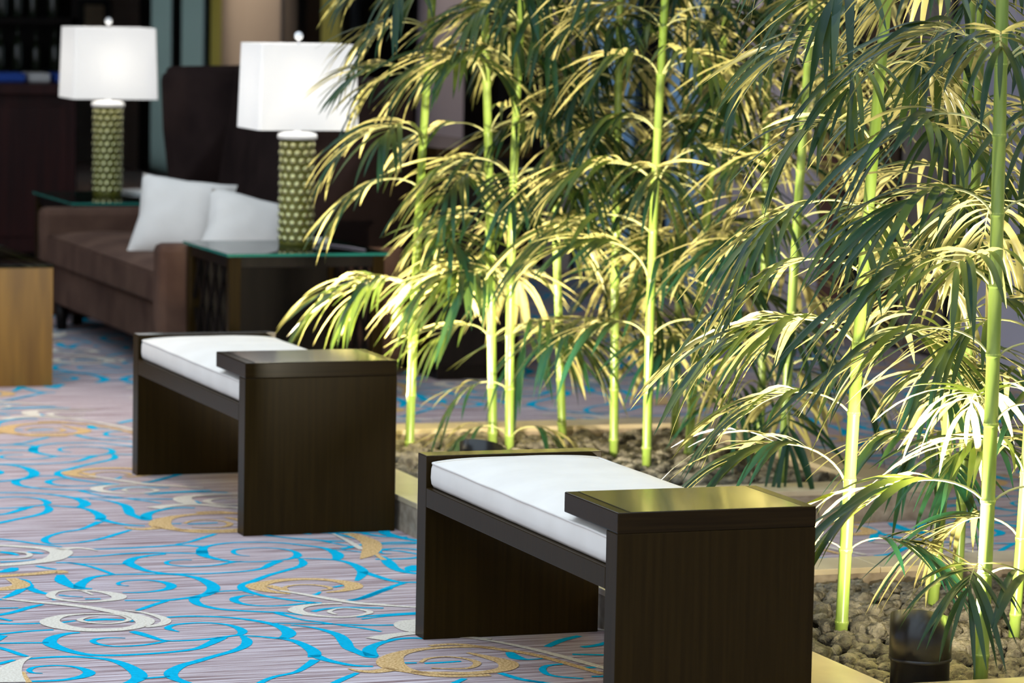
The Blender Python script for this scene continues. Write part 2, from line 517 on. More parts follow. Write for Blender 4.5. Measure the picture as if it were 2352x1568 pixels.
# one repeat of the scroll pattern: centre lines on the floor in metres, stroke width in mm
BLUE = [
 [(2.595,9.676,34),(2.611,9.747,32),(2.643,9.800,20),(2.713,9.841,16),(2.789,9.839,14),(2.858,9.812,14),(2.916,9.748,16),(2.956,9.686,20),(2.961,9.591,34),(2.943,9.522,30),(2.923,9.486,20)],
 [(2.606,9.729,34),(2.591,9.668,34),(2.593,9.625,28),(2.612,9.571,22),(2.641,9.526,16),(2.710,9.507,12),(2.790,9.524,14),(2.837,9.568,26),(2.854,9.631,20),(2.846,9.685,14),(2.806,9.728,12),(2.755,9.740,10),(2.704,9.722,14),(2.684,9.678,14),(2.686,9.633,10),(2.711,9.605,5)],
 [(2.824,9.540,10),(2.891,9.512,14),(2.932,9.477,18),(2.951,9.411,24),(2.947,9.314,32),(2.932,9.256,30),(2.901,9.186,22),(2.880,9.145,12)],
 [(2.940,9.280,26),(2.952,9.217,24),(2.966,9.148,22),(2.987,9.097,20),(3.032,9.081,16)],
 [(3.000,9.089,18),(2.943,9.032,20),(2.883,8.963,22),(2.830,8.903,22),(2.789,8.864,18),(2.757,8.861,8)],
 [(2.770,9.507,26),(2.733,9.462,26),(2.692,9.400,20),(2.644,9.368,16),(2.579,9.353,14),(2.505,9.348,16),(2.436,9.363,18),(2.402,9.385,18),(2.369,9.438,24),(2.355,9.533,32),(2.357,9.577,32),(2.390,9.641,26),(2.444,9.678,20),(2.492,9.694,16)],
 [(2.835,9.525,14),(2.824,9.458,24),(2.796,9.403,22),(2.738,9.346,20),(2.673,9.283,20),(2.615,9.211,24),(2.570,9.154,30),(2.549,9.093,28),(2.553,9.042,22),(2.574,8.976,18),(2.613,8.915,16),(2.654,8.865,16),(2.688,8.836,14)],
 [(2.538,9.070,12),(2.502,9.071,12),(2.472,9.065,14),(2.436,9.038,20)],
 [(2.131,9.419,20),(2.115,9.329,40),(2.119,9.245,28),(2.132,9.205,30),(2.163,9.185,12)],
 [(2.132,9.200,30),(2.147,9.255,32),(2.168,9.300,28),(2.204,9.359,22),(2.260,9.389,16),(2.327,9.382,16),(2.396,9.370,18),(2.446,9.340,18),(2.475,9.287,26),(2.485,9.208,34),(2.478,9.126,36),(2.446,9.052,32),(2.407,9.009,28),(2.353,8.985,20),(2.308,8.972,20),(2.256,8.982,16),(2.204,8.994,14)],
 [(2.309,8.964,16),(2.260,8.913,18),(2.222,8.868,18),(2.200,8.845,12)],
 [(2.401,9.006,28),(2.381,8.963,28),(2.375,8.909,26),(2.381,8.871,22),(2.406,8.820,20),(2.450,8.781,18),(2.510,8.748,16),(2.546,8.730,16),(2.577,8.697,10),(2.591,8.678,8)],
 [(2.267,9.206,6),(2.247,9.231,12),(2.255,9.263,12),(2.283,9.286,12),(2.331,9.285,12),(2.368,9.249,20),(2.379,9.191,28),(2.357,9.139,26),(2.310,9.109,16),(2.266,9.103,14),(2.227,9.111,8)],
 [(2.550,8.991,10),(2.522,8.991,14),(2.490,8.960,24),(2.479,8.915,22),(2.492,8.865,16),(2.533,8.831,12),(2.587,8.826,14),(2.632,8.839,16),(2.676,8.844,12)],
 [(2.536,8.727,20),(2.551,8.673,14),(2.574,8.614,12),(2.608,8.573,12),(2.646,8.519,12),(2.685,8.468,14),(2.716,8.414,10)],
 [(2.716,8.622,12),(2.778,8.633,16),(2.836,8.641,16),(2.885,8.645,16),(2.936,8.645,16)],
 [(2.631,8.722,20),(2.670,8.751,16),(2.721,8.762,14),(2.772,8.747,14),(2.823,8.728,12)],
 [(2.485,8.588,10),(2.578,8.561,10),(2.638,8.536,12),(2.710,8.506,14),(2.786,8.488,12)],
 [(2.249,8.731,14),(2.301,8.734,16),(2.363,8.714,16),(2.409,8.685,16),(2.450,8.637,20),(2.482,8.577,24),(2.494,8.515,32),(2.487,8.444,36),(2.462,8.396,30),(2.439,8.392,20),(2.403,8.422,14),(2.360,8.447,12)],
 [(2.229,8.530,6),(2.215,8.569,18),(2.219,8.598,18),(2.246,8.627,16),(2.303,8.639,14),(2.351,8.617,14),(2.379,8.573,18),(2.384,8.506,26),(2.365,8.460,18),(2.338,8.445,16),(2.285,8.423,16),(2.230,8.414,14),(2.168,8.424,14),(2.144,8.486,22),(2.127,8.540,26),(2.117,8.564,18)],
 [(2.314,8.433,28),(2.290,8.400,30),(2.265,8.365,26),(2.216,8.307,20),(2.157,8.281,18),(2.078,8.269,18),(2.002,8.270,20),(1.945,8.293,24),(1.909,8.357,28),(1.889,8.437,36),(1.896,8.491,34),(1.922,8.541,28),(1.961,8.574,20),(1.990,8.578,12)],
 [(2.172,8.420,14),(2.106,8.383,14),(2.041,8.378,12),(2.005,8.408,14),(1.994,8.453,16),(2.010,8.484,14),(2.043,8.494,10),(2.081,8.480,5)],
 [(2.365,8.438,14),(2.360,8.376,26),(2.336,8.312,26),(2.291,8.254,22),(2.230,8.202,20),(2.173,8.149,24),(2.127,8.108,26),(2.085,8.041,34),(2.070,7.981,30),(2.078,7.928,24),(2.092,7.887,20)],
 [(2.443,8.395,20),(2.469,8.349,22),(2.479,8.276,28),(2.476,8.194,34),(2.457,8.131,30)],
 [(2.465,8.156,30),(2.474,8.100,26),(2.494,8.049,22),(2.522,8.008,18),(2.560,7.988,12)],
 [(2.523,8.552,10),(2.563,8.513,14),(2.587,8.456,20),(2.598,8.388,28),(2.588,8.305,34),(2.574,8.225,30),(2.581,8.161,28),(2.591,8.111,32),(2.603,8.092,14)],
 [(2.596,8.110,34),(2.616,8.194,34),(2.655,8.254,24),(2.713,8.303,20),(2.757,8.313,18),(2.792,8.297,14)],
 [(1.785,8.273,12),(1.842,8.285,18),(1.903,8.277,20),(1.948,8.252,20),(1.983,8.210,22),(2.001,8.140,30),(2.005,8.048,38),(1.993,7.988,36),(1.965,7.944,30),(1.943,7.925,24)],
 [(2.001,7.979,14),(2.031,7.984,14),(2.067,7.988,14)],
 [(1.717,8.014,14),(1.769,8.007,16),(1.817,8.007,18),(1.867,8.032,26),(1.895,8.070,30),(1.895,8.114,22),(1.876,8.158,14),(1.837,8.181,12),(1.790,8.173,14),(1.769,8.140,14),(1.771,8.107,10),(1.791,8.096,5)],
 [(1.699,8.501,14),(1.772,8.487,14),(1.821,8.479,14),(1.887,8.465,14)],
 [(1.725,8.505,18),(1.760,8.428,18),(1.776,8.383,18),(1.790,8.332,18),(1.801,8.307,12)],
 [(1.678,8.208,20),(1.720,8.237,20),(1.762,8.272,14)],
 [(1.753,8.771,16),(1.826,8.745,16),(1.875,8.729,16),(1.925,8.725,12)],
 [(1.720,8.605,16),(1.797,8.607,16),(1.866,8.626,16),(1.936,8.631,12)],
 [(1.809,8.854,22),(1.851,8.866,22),(1.898,8.900,22),(1.950,8.957,22),(1.988,8.986,14)],
 [(1.907,9.097,10),(1.947,9.155,24),(1.987,9.227,26),(2.010,9.258,26),(2.022,9.301,12),(2.025,9.351,12),(2.008,9.380,10)],
 [(2.006,9.239,26),(2.016,9.171,26),(2.036,9.129,18)],
 [(2.099,9.578,12),(2.119,9.535,16),(2.139,9.509,12)],
 [(2.163,9.617,14),(2.193,9.609,16),(2.230,9.580,12),(2.284,9.563,12),(2.348,9.552,14)],
 [(2.194,9.615,14),(2.236,9.543,14),(2.256,9.468,16),(2.270,9.391,16)],
 [(1.966,9.501,24),(1.984,9.505,30),(2.002,9.510,36),(2.021,9.532,40),(2.036,9.563,20)],
 [(2.049,10.105,16),(2.098,10.055,16),(2.142,10.006,16),(2.181,9.950,18),(2.216,9.909,14),(2.239,9.879,10)],
 [(2.500,10.136,14),(2.445,10.073,20),(2.382,10.000,18),(2.309,9.949,16),(2.240,9.936,12),(2.217,9.951,16),(2.217,10.008,22),(2.243,10.070,18),(2.297,10.137,16),(2.363,10.181,16),(2.418,10.260,22),(2.451,10.314,26)],
 [(2.722,10.010,16),(2.664,9.945,18),(2.608,9.881,14),(2.564,9.852,12)],
 [(2.309,9.820,10),(2.404,9.817,16),(2.496,9.826,18),(2.566,9.837,20),(2.624,9.793,20)],
 [(2.211,9.701,12),(2.286,9.696,14),(2.366,9.720,16),(2.441,9.726,18),(2.525,9.702,16),(2.587,9.678,14)],
 [(2.537,9.576,8),(2.512,9.585,10),(2.475,9.576,12),(2.457,9.548,14),(2.460,9.508,12),(2.509,9.470,12),(2.578,9.477,14),(2.632,9.512,18),(2.667,9.520,14)],
 [(2.857,9.950,14),(2.911,9.889,16),(2.962,9.848,16),(2.998,9.814,22),(3.055,9.797,12)],
 [(2.988,9.813,12),(3.012,9.759,12),(3.036,9.706,10)],
 [(3.142,9.925,20),(3.184,9.856,20),(3.249,9.831,14)],
 [(3.125,9.720,12),(3.236,9.708,12)],
 [(3.093,9.632,14),(3.146,9.595,14),(3.181,9.531,14)],
 [(3.060,9.535,16),(3.067,9.493,26),(3.054,9.396,36),(3.044,9.318,30),(3.051,9.254,26),(3.078,9.218,30)],
 [(3.073,9.258,30),(3.092,9.307,44),(3.119,9.345,30)],
 [(2.967,9.661,10),(3.017,9.625,10),(3.044,9.581,8)],
 [(2.051,9.830,24),(2.073,9.806,26),(2.089,9.760,10)],
 [(2.124,9.813,14),(2.142,9.799,20),(2.163,9.776,14)],
 [(2.017,9.661,16),(2.075,9.666,10),(2.121,9.684,8)],
 [(2.040,8.737,20),(2.089,8.740,26),(2.137,8.721,14)],
 [(1.976,8.723,14),(2.016,8.739,12)],
 [(2.145,8.697,14),(2.167,8.711,12)],
 [(2.058,9.112,12),(2.083,9.087,10),(2.112,9.071,6)],
 [(2.025,9.048,14),(2.057,9.049,12)],
 [(2.110,9.039,14),(2.150,9.034,12)],
 [(2.641,10.226,12),(2.674,10.219,12)],
 [(2.690,10.209,14),(2.735,10.209,16),(2.783,10.213,12)],
 [(2.825,10.659,18),(2.836,10.602,10)],
 [(2.721,10.806,10),(2.801,10.834,14),(2.886,10.839,16),(2.976,10.803,12)],
 [(2.756,11.070,14),(2.818,11.100,18),(2.890,11.181,18),(2.936,11.225,12)],
 [(2.790,9.060,14),(2.823,9.084,14)],
 [(2.694,8.952,18),(2.717,8.971,14),(2.735,9.002,8)],
 [(2.934,8.078,20),(2.927,8.008,34),(2.949,7.979,12),(2.993,7.985,8)],
 [(3.048,8.122,20),(3.113,8.193,24),(3.178,8.239,20)],
 [(3.010,7.906,12),(2.964,7.894,16),(2.934,7.844,18),(2.934,7.776,14),(2.992,7.727,12)],
 [(2.825,7.838,18),(2.848,7.753,20),(2.885,7.706,16)],
]
CREAM = [
 [(1.902,9.086,12),(1.944,9.052,18),(1.989,9.010,22),(2.035,8.975,26),(2.089,8.915,30),(2.138,8.834,34),(2.171,8.773,46),(2.183,8.702,52),(2.163,8.641,40),(2.107,8.596,36),(2.029,8.598,40),(1.974,8.643,50),(1.951,8.707,56),(1.957,8.758,46),(1.998,8.808,26),(2.055,8.824,16),(2.105,8.812,14),(2.140,8.788,12),(2.152,8.740,14),(2.141,8.705,14),(2.100,8.678,14),(2.063,8.687,14),(2.035,8.716,16),(2.029,8.747,16),(2.057,8.778,10),(2.086,8.786,6)],
 [(2.169,8.850,8),(2.211,8.801,14),(2.235,8.727,24),(2.233,8.675,26),(2.205,8.630,26),(2.163,8.611,20)],
 [(2.144,9.092,8),(2.124,9.170,14),(2.068,9.167,18),(2.043,9.132,24),(2.032,9.094,24),(2.038,9.061,20),(2.058,9.025,18),(2.094,8.992,16),(2.150,8.998,22),(2.194,9.024,36),(2.202,9.078,40),(2.169,9.138,20),(2.121,9.170,14)],
 [(2.014,9.931,26),(2.074,9.936,26),(2.126,9.905,30),(2.177,9.866,36),(2.211,9.817,64),(2.211,9.765,64),(2.172,9.683,56),(2.122,9.640,44),(2.065,9.618,40),(2.005,9.606,34),(1.949,9.610,30)],
 [(2.216,9.829,40),(2.256,9.847,30),(2.284,9.841,22),(2.308,9.813,14),(2.319,9.786,5)],
 [(2.029,9.862,10),(2.055,9.847,10),(2.093,9.820,12),(2.121,9.786,16),(2.115,9.741,16),(2.085,9.712,12),(2.026,9.708,10)],
 [(2.926,8.700,12),(2.869,8.742,18),(2.824,8.777,26),(2.778,8.811,28),(2.740,8.868,28),(2.712,8.915,26),(2.674,8.981,20),(2.635,9.039,14)],
 [(2.737,8.813,16),(2.682,8.819,18),(2.629,8.800,30),(2.594,8.754,40),(2.599,8.699,34),(2.632,8.653,20),(2.679,8.626,16),(2.729,8.637,14),(2.769,8.673,18),(2.762,8.713,14),(2.730,8.745,10),(2.694,8.738,12),(2.670,8.705,14),(2.677,8.665,8)],
 [(2.668,10.530,60),(2.715,10.563,44),(2.785,10.584,36),(2.843,10.556,30),(2.894,10.501,24),(2.950,10.467,16)],
 [(3.055,10.722,10),(2.994,10.758,14),(2.916,10.764,20),(2.845,10.749,36),(2.806,10.713,56),(2.798,10.643,60),(2.807,10.593,36)],
 [(3.011,10.686,10),(2.974,10.683,12),(2.917,10.684,14),(2.868,10.650,26),(2.864,10.596,20),(2.892,10.556,14),(2.937,10.551,12),(2.979,10.570,10)],
 [(3.054,9.935,10),(3.058,9.826,14),(3.054,9.692,20),(3.047,9.642,10)],
 [(2.889,8.286,12),(2.943,8.222,18),(2.997,8.111,22),(3.042,7.980,24),(3.082,7.841,24),(3.108,7.766,20)],
]
GOLD = [
 [(2.747,8.986,12),(2.795,9.001,24),(2.838,9.040,46),(2.850,9.096,50),(2.827,9.152,34),(2.780,9.192,30),(2.711,9.202,34),(2.646,9.178,40),(2.594,9.128,56),(2.596,9.065,40),(2.616,9.024,24),(2.648,8.987,12)],
 [(2.627,9.124,26),(2.639,9.084,30),(2.651,9.029,18),(2.674,8.981,10)],
 [(2.658,9.050,10),(2.664,9.090,12),(2.700,9.115,12),(2.741,9.110,12),(2.770,9.081,16),(2.775,9.039,12),(2.744,9.021,8)],
 [(2.919,10.356,18),(2.888,10.373,20),(2.815,10.390,22),(2.731,10.377,28),(2.661,10.329,44),(2.619,10.256,66),(2.607,10.177,64),(2.631,10.115,36),(2.665,10.063,30),(2.721,10.040,26),(2.794,10.034,24)],
 [(2.597,10.163,46),(2.545,10.140,34),(2.512,10.158,20),(2.495,10.192,6)],
 [(2.684,10.221,12),(2.718,10.264,12),(2.768,10.274,10),(2.805,10.235,14),(2.813,10.181,20),(2.776,10.128,14),(2.729,10.129,10),(2.687,10.149,8)],
 [(2.772,8.203,20),(2.843,8.205,22),(2.911,8.132,24),(2.973,8.045,24),(3.013,7.928,22),(3.054,7.768,20)],
 [(2.833,8.096,12),(2.863,8.024,30),(2.883,7.949,50),(2.848,7.877,40),(2.767,7.852,30),(2.684,7.873,28),(2.625,7.899,24)],
 [(1.925,9.425,30),(1.969,9.432,34),(2.012,9.439,34),(2.072,9.450,36),(2.133,9.470,44),(2.144,9.442,30)],
 [(1.989,9.393,30),(1.998,9.307,46),(1.983,9.261,50),(1.945,9.237,50),(1.905,9.230,36)],
 [(3.098,9.935,36),(3.113,9.862,44),(3.114,9.765,56),(3.086,9.656,56),(3.041,9.554,40),(2.999,9.487,6)],
 [(1.751,8.125,10),(1.742,8.064,14),(1.737,7.995,16)],
]
CREAM_ARC = [
 [(1.808,8.298,8),(1.772,8.250,24),(1.736,8.181,50),(1.708,8.098,70),(1.692,8.007,80)],
]
def stroke_mesh(name, strokes, mat):
    m = MB()
    for pts in strokes:
        P = [(x, y, wd * 0.0005) for x, y, wd in pts]
        dense = []
        n = len(P)
        for i in range(n - 1):
            p0, p1, p2, p3 = P[max(i - 1, 0)], P[i], P[i + 1], P[min(i + 2, n - 1)]
            for k in range(6):
                t = k / 6.0
                dense.append(tuple(0.5 * ((2 * p1[j]) + (-p0[j] + p2[j]) * t + (2 * p0[j] - 5 * p1[j] + 4 * p2[j] - p3[j]) * t * t + (-p0[j] + 3 * p1[j] - 3 * p2[j] + p3[j]) * t ** 3) for j in range(3)))
        dense.append(P[-1])
        vs, fs = [], []
        for i, q in enumerate(dense):
            a, b = dense[max(i - 1, 0)], dense[min(i + 1, len(dense) - 1)]
            tx, ty = b[0] - a[0], b[1] - a[1]
            L = math.hypot(tx, ty) or 1
            nx, ny = -ty / L, tx / L
            h = max(q[2], 0.002)
            vs += [(q[0] + nx * h, q[1] + ny * h, 0), (q[0] - nx * h, q[1] - ny * h, 0)]
        for i in range(len(dense) - 1):
            fs.append((2 * i + 1, 2 * i + 3, 2 * i + 2, 2 * i))
        m.add(vs, fs)
    return m.mesh(name, mat)
PER = 2.215
me = stroke_mesh('cream_scrollwork', CREAM_ARC, 'yarn_cream')
o = bpy.data.objects.new('cream_scrollwork', me)
COL.objects.link(o)
o.parent = floor
o.location = (0, 0, 0.0018)
for nm, st, mt, z in (('blue_scrollwork', BLUE, 'yarn_blue', 0.0010), ('gold_scrollwork', GOLD, 'yarn_gold', 0.0014), ('cream_scrollwork', CREAM, 'yarn_cream', 0.0018)):
    me = stroke_mesh(nm, st, mt)
    for col_ in range(-1, 4):
        for k in range(-2, 6):
            o = bpy.data.objects.new(nm, me)
            COL.objects.link(o)
            o.parent = floor
            o.location = (col_ * 1.32, k * PER + (col_ % 2) * PER * 0.5 + (0.0 if col_ in (0,) else 0.35), z + 0.0003 * (col_ % 2))

# ------------------------------------------------------------------ planters
KH, KW = 0.1035, 0.171
PLANTERS = {'B': (3.262, 4.95, 6.847, 8.627), 'A': (3.262, 4.95, 9.79, 11.57)}
LBL = {'B': 'low square stone planter with bamboo behind the nearer white-cushioned bench',
       'A': 'low square stone planter with bamboo beside the farther white-cushioned bench'}
def make_planter(key):
    x0, x1, y0, y1 = PLANTERS[key]
    t = empty('planter', ((x0 + x1) / 2, (y0 + y1) / 2, 0))
    tag(t, LBL[key], 'planter', 'stone planters with bamboo')
    cx, cy = t.location.x, t.location.y
    def bx(nm, a, b, c, d, e, f, mat, bv=0.0):
        return MB().box(a - cx, b - cx, c - cy, d - cy, e, f, 0, bv).build(nm, mat, t)
    ch = 0.016
    i = 0.004
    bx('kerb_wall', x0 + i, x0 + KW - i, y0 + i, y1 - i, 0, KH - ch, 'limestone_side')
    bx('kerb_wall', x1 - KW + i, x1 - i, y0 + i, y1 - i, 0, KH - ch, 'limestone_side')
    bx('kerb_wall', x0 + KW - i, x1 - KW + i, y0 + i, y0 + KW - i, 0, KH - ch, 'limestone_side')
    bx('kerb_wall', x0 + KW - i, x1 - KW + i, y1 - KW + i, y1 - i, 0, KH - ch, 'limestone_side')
    g = 0.0012
    mx, my = (x0 + x1) / 2, (y0 + y1) / 2
    xs = [x0, x0 + KW, mx, x1 - KW, x1]
    ys = [y0, y0 + KW, my, y1 - KW, y1]
    for a in range(4):
        for b in range(4):
            if a in (0, 3) or b in (0, 3):
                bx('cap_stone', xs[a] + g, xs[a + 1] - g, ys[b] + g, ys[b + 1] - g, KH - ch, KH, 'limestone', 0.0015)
    bx('soil', x0 + KW - i, x1 - KW + i, y0 + KW - i, y1 - KW + i, 0.0, 0.038, 'soil')
    return t
for k in PLANTERS:
    make_planter(k)

# ------------------------------------------------------------------ lava rocks
def to_px(p):
    x = p[0] * math.cos(A) - p[1] * math.sin(A)
    y = p[0] * math.sin(A) + p[1] * math.cos(A)
    dz = p[2] - CAMH
    fw = y * math.cos(PITCH) - dz * math.sin(PITCH)
    up = y * math.sin(PITCH) + dz * math.cos(PITCH)
    X = x * math.cos(ROLL) + up * math.sin(ROLL)
    Y = -x * math.sin(ROLL) + up * math.cos(ROLL)
    return 1176 + F * X / fw, 784 - F * Y / fw, fw
def rock_bm(seed, sub):
    bm = bmesh.new()
    bmesh.ops.create_icosphere(bm, subdivisions=sub, radius=1.0)
    off = Vector((seed * 7.3, seed * 3.1, seed * 5.7))
    rr = random.Random(seed)
    sc = Vector((rr.uniform(0.95, 1.25), rr.uniform(0.8, 1.0), rr.uniform(0.65, 0.85)))
    for q in bm.verts:
        n = q.co.normalized()
        d = 1.0 + 0.34 * noise.noise(n * 1.4 + off) + 0.25 * noise.noise(n * 3.1 + off) + 0.15 * noise.noise(n * 6.5 + off)
        q.co = Vector((n.x * sc.x, n.y * sc.y, n.z * sc.z)) * d
    return bm
rng = random.Random(11)
ROCK_MESH = [MB().frombm(rock_bm(s, 3), 0, True).mesh('lava_rock', 'lava') for s in range(7)]
ROCK_LOW = []
for s in range(7):
    bm = rock_bm(s, 2)
    bm.verts.ensure_lookup_table()
    for i, q in enumerate(bm.verts):
        q.index = i
    ROCK_LOW.append(([q.co.copy() for q in bm.verts], [tuple(x.index for x in f.verts) for f in bm.faces]))
    bm.free()
rocks = []
for key, (x0, x1, y0, y1) in PLANTERS.items():
    a0, a1, b0, b1 = x0 + KW, x1 - KW, y0 + KW, y1 - KW
    sp = 0.047
    ny = int((b1 - b0) / (sp * 0.87))
    nx = int((a1 - a0) / sp)
    for j in range(ny + 1):
        for i in range(nx + 1):
            x = a0 + 0.02 + (i + 0.5 * (j % 2)) * sp + rng.uniform(-.011, .011)
            y = b0 + 0.02 + j * sp * 0.87 + rng.uniform(-.011, .011)
            if not (a0 + .018 < x < a1 - .018 and b0 + .018 < y < b1 - .018):
                continue
            r = rng.choice((0.018, 0.022, 0.026, 0.030, 0.034))
            mound = 0.012 * math.sin(math.pi * (x - a0) / (a1 - a0)) * math.sin(math.pi * (y - b0) / (b1 - b0))
            rocks.append((key, x, y, 0.046 + rng.uniform(-.012, .024) + mound, r))
def rock_seen(k, x, y, z, r):
    px, py, d = to_px((x, y, z))
    if not (0 < px < 2352 and 0 < py < 1568):
        return 0
    if k == 'B':
        ok = px > 1872
    else:
        ok = px < 958 or (py < 1030 and px < 1380) or (px >= 1380 and py < 1030 + 0.36 * (px - 1370) and py < 1118)
        ok = ok and px > 912
    return r * F / d if ok else 0
scored = sorted(((rock_seen(*q), i) for i, q in enumerate(rocks)), reverse=True)
single = {i for s, i in scored[:300] if s > 0}
bulk = {'A': MB(), 'B': MB()}
for i, (k, x, y, z, r) in enumerate(rocks):
    e = (rng.uniform(-.5, .5), rng.uniform(-.5, .5), rng.uniform(0, 6.28))
    vi = rng.randrange(7)
    if i in single:
        o = bpy.data.objects.new('lava_rock', ROCK_MESH[vi])
        COL.objects.link(o)
        o.location = (x, y, z)
        o.rotation_euler = e
        o.scale = (r, r, r)
        if k == 'B':
            tag(o, 'rough grey-brown lava rock lying around the black uplight can', 'rock', 'lava rocks in the nearer planter')
        else:
            tag(o, 'rough grey-brown lava rock in the farther bamboo planter', 'rock', 'lava rocks in the farther planter')
    else:
        from mathutils import Euler
        M = Matrix.LocRotScale(Vector((x, y, z)), Euler(e), Vector((r, r, r)))
        vs, fs = ROCK_LOW[vi]
        bulk[k].add([M @ p for p in vs], fs, 0, True)
for k in bulk:
    o = bulk[k].build('lava_gravel', 'lava')
    tag(o, 'bed of grey-brown lava rock filling the ' + ('nearer' if k == 'B' else 'farther') + ' planter', 'gravel', None, 'stuff')

# ------------------------------------------------------------------ uplight cans
def uplight(x, y, label, tgt, gain=1.0):
    r, h = 0.068, 0.195
    t = empty('uplight', (x, y, 0.036))
    tag(t, label, 'light', 'black canister uplights in the planters')
    n = 36
    m = MB()
    def ring(rad, z, slant=0.0):
        # slanted glare shield: high on the camera side, low towards the plants
        return [(rad * math.cos(2 * math.pi * k / n), rad * math.sin(2 * math.pi * k / n),
                 z + slant * math.cos(2 * math.pi * k / n - sa)) for k in range(n)]
    sa = math.atan2(-1.0, -0.75)
    rings = [ring(r * 0.97, 0), ring(r * 0.97, 0.105), ring(r * 1.02, 0.107), ring(r * 1.02, h, 0.030), ring(r * 0.95, h, 0.030), ring(r * 0.95, 0.13)]
    vs, fs = [], []
    for q in rings:
        vs += q
    for i in range(len(rings) - 1):
        for k in range(n):
            k2 = (k + 1) % n
            fs.append((i * n + k, i * n + k2, (i + 1) * n + k2, (i + 1) * n + k))
    m.add(vs, fs, 0, True)
    body = m.build('housing', 'can_black', t)
    MB().lathe([(0.0, 0.132), (r * 0.95, 0.132)], 36).build('lens', 'lens_glow', t)
    MB().lathe([(r * 1.0, 0.100), (r * 1.03, 0.102), (r * 1.03, 0.108), (r * 1.0, 0.110)], 36).build('collar', 'can_black', t)
    L = add_light('uplight_lamp', 'SPOT', (x, y, 0.036 + 0.175), UPLIGHT_W * gain, (1.0, 0.90, 0.68), spot_size=R(150), spot_blend=0.8, shadow_soft_size=0.03)
    aim(L, tgt)
    return t
uplight(3.55, 7.10, 'black canister uplight in the rocks at the near corner of the nearer planter', (3.85, 7.5, 0.75))
uplight(3.55, 10.04, 'black canister uplight peeking over the nearer bench\'s far end', (3.9, 10.6, 0.75), 1.3)
uplight(3.55, 8.37, 'black canister uplight hidden behind the nearer bench', (3.85, 8.0, 0.9), 0.4)
uplight(3.55, 11.31, 'black canister uplight hidden behind the farther bench', (3.75, 11.0, 0.75), 0.9)

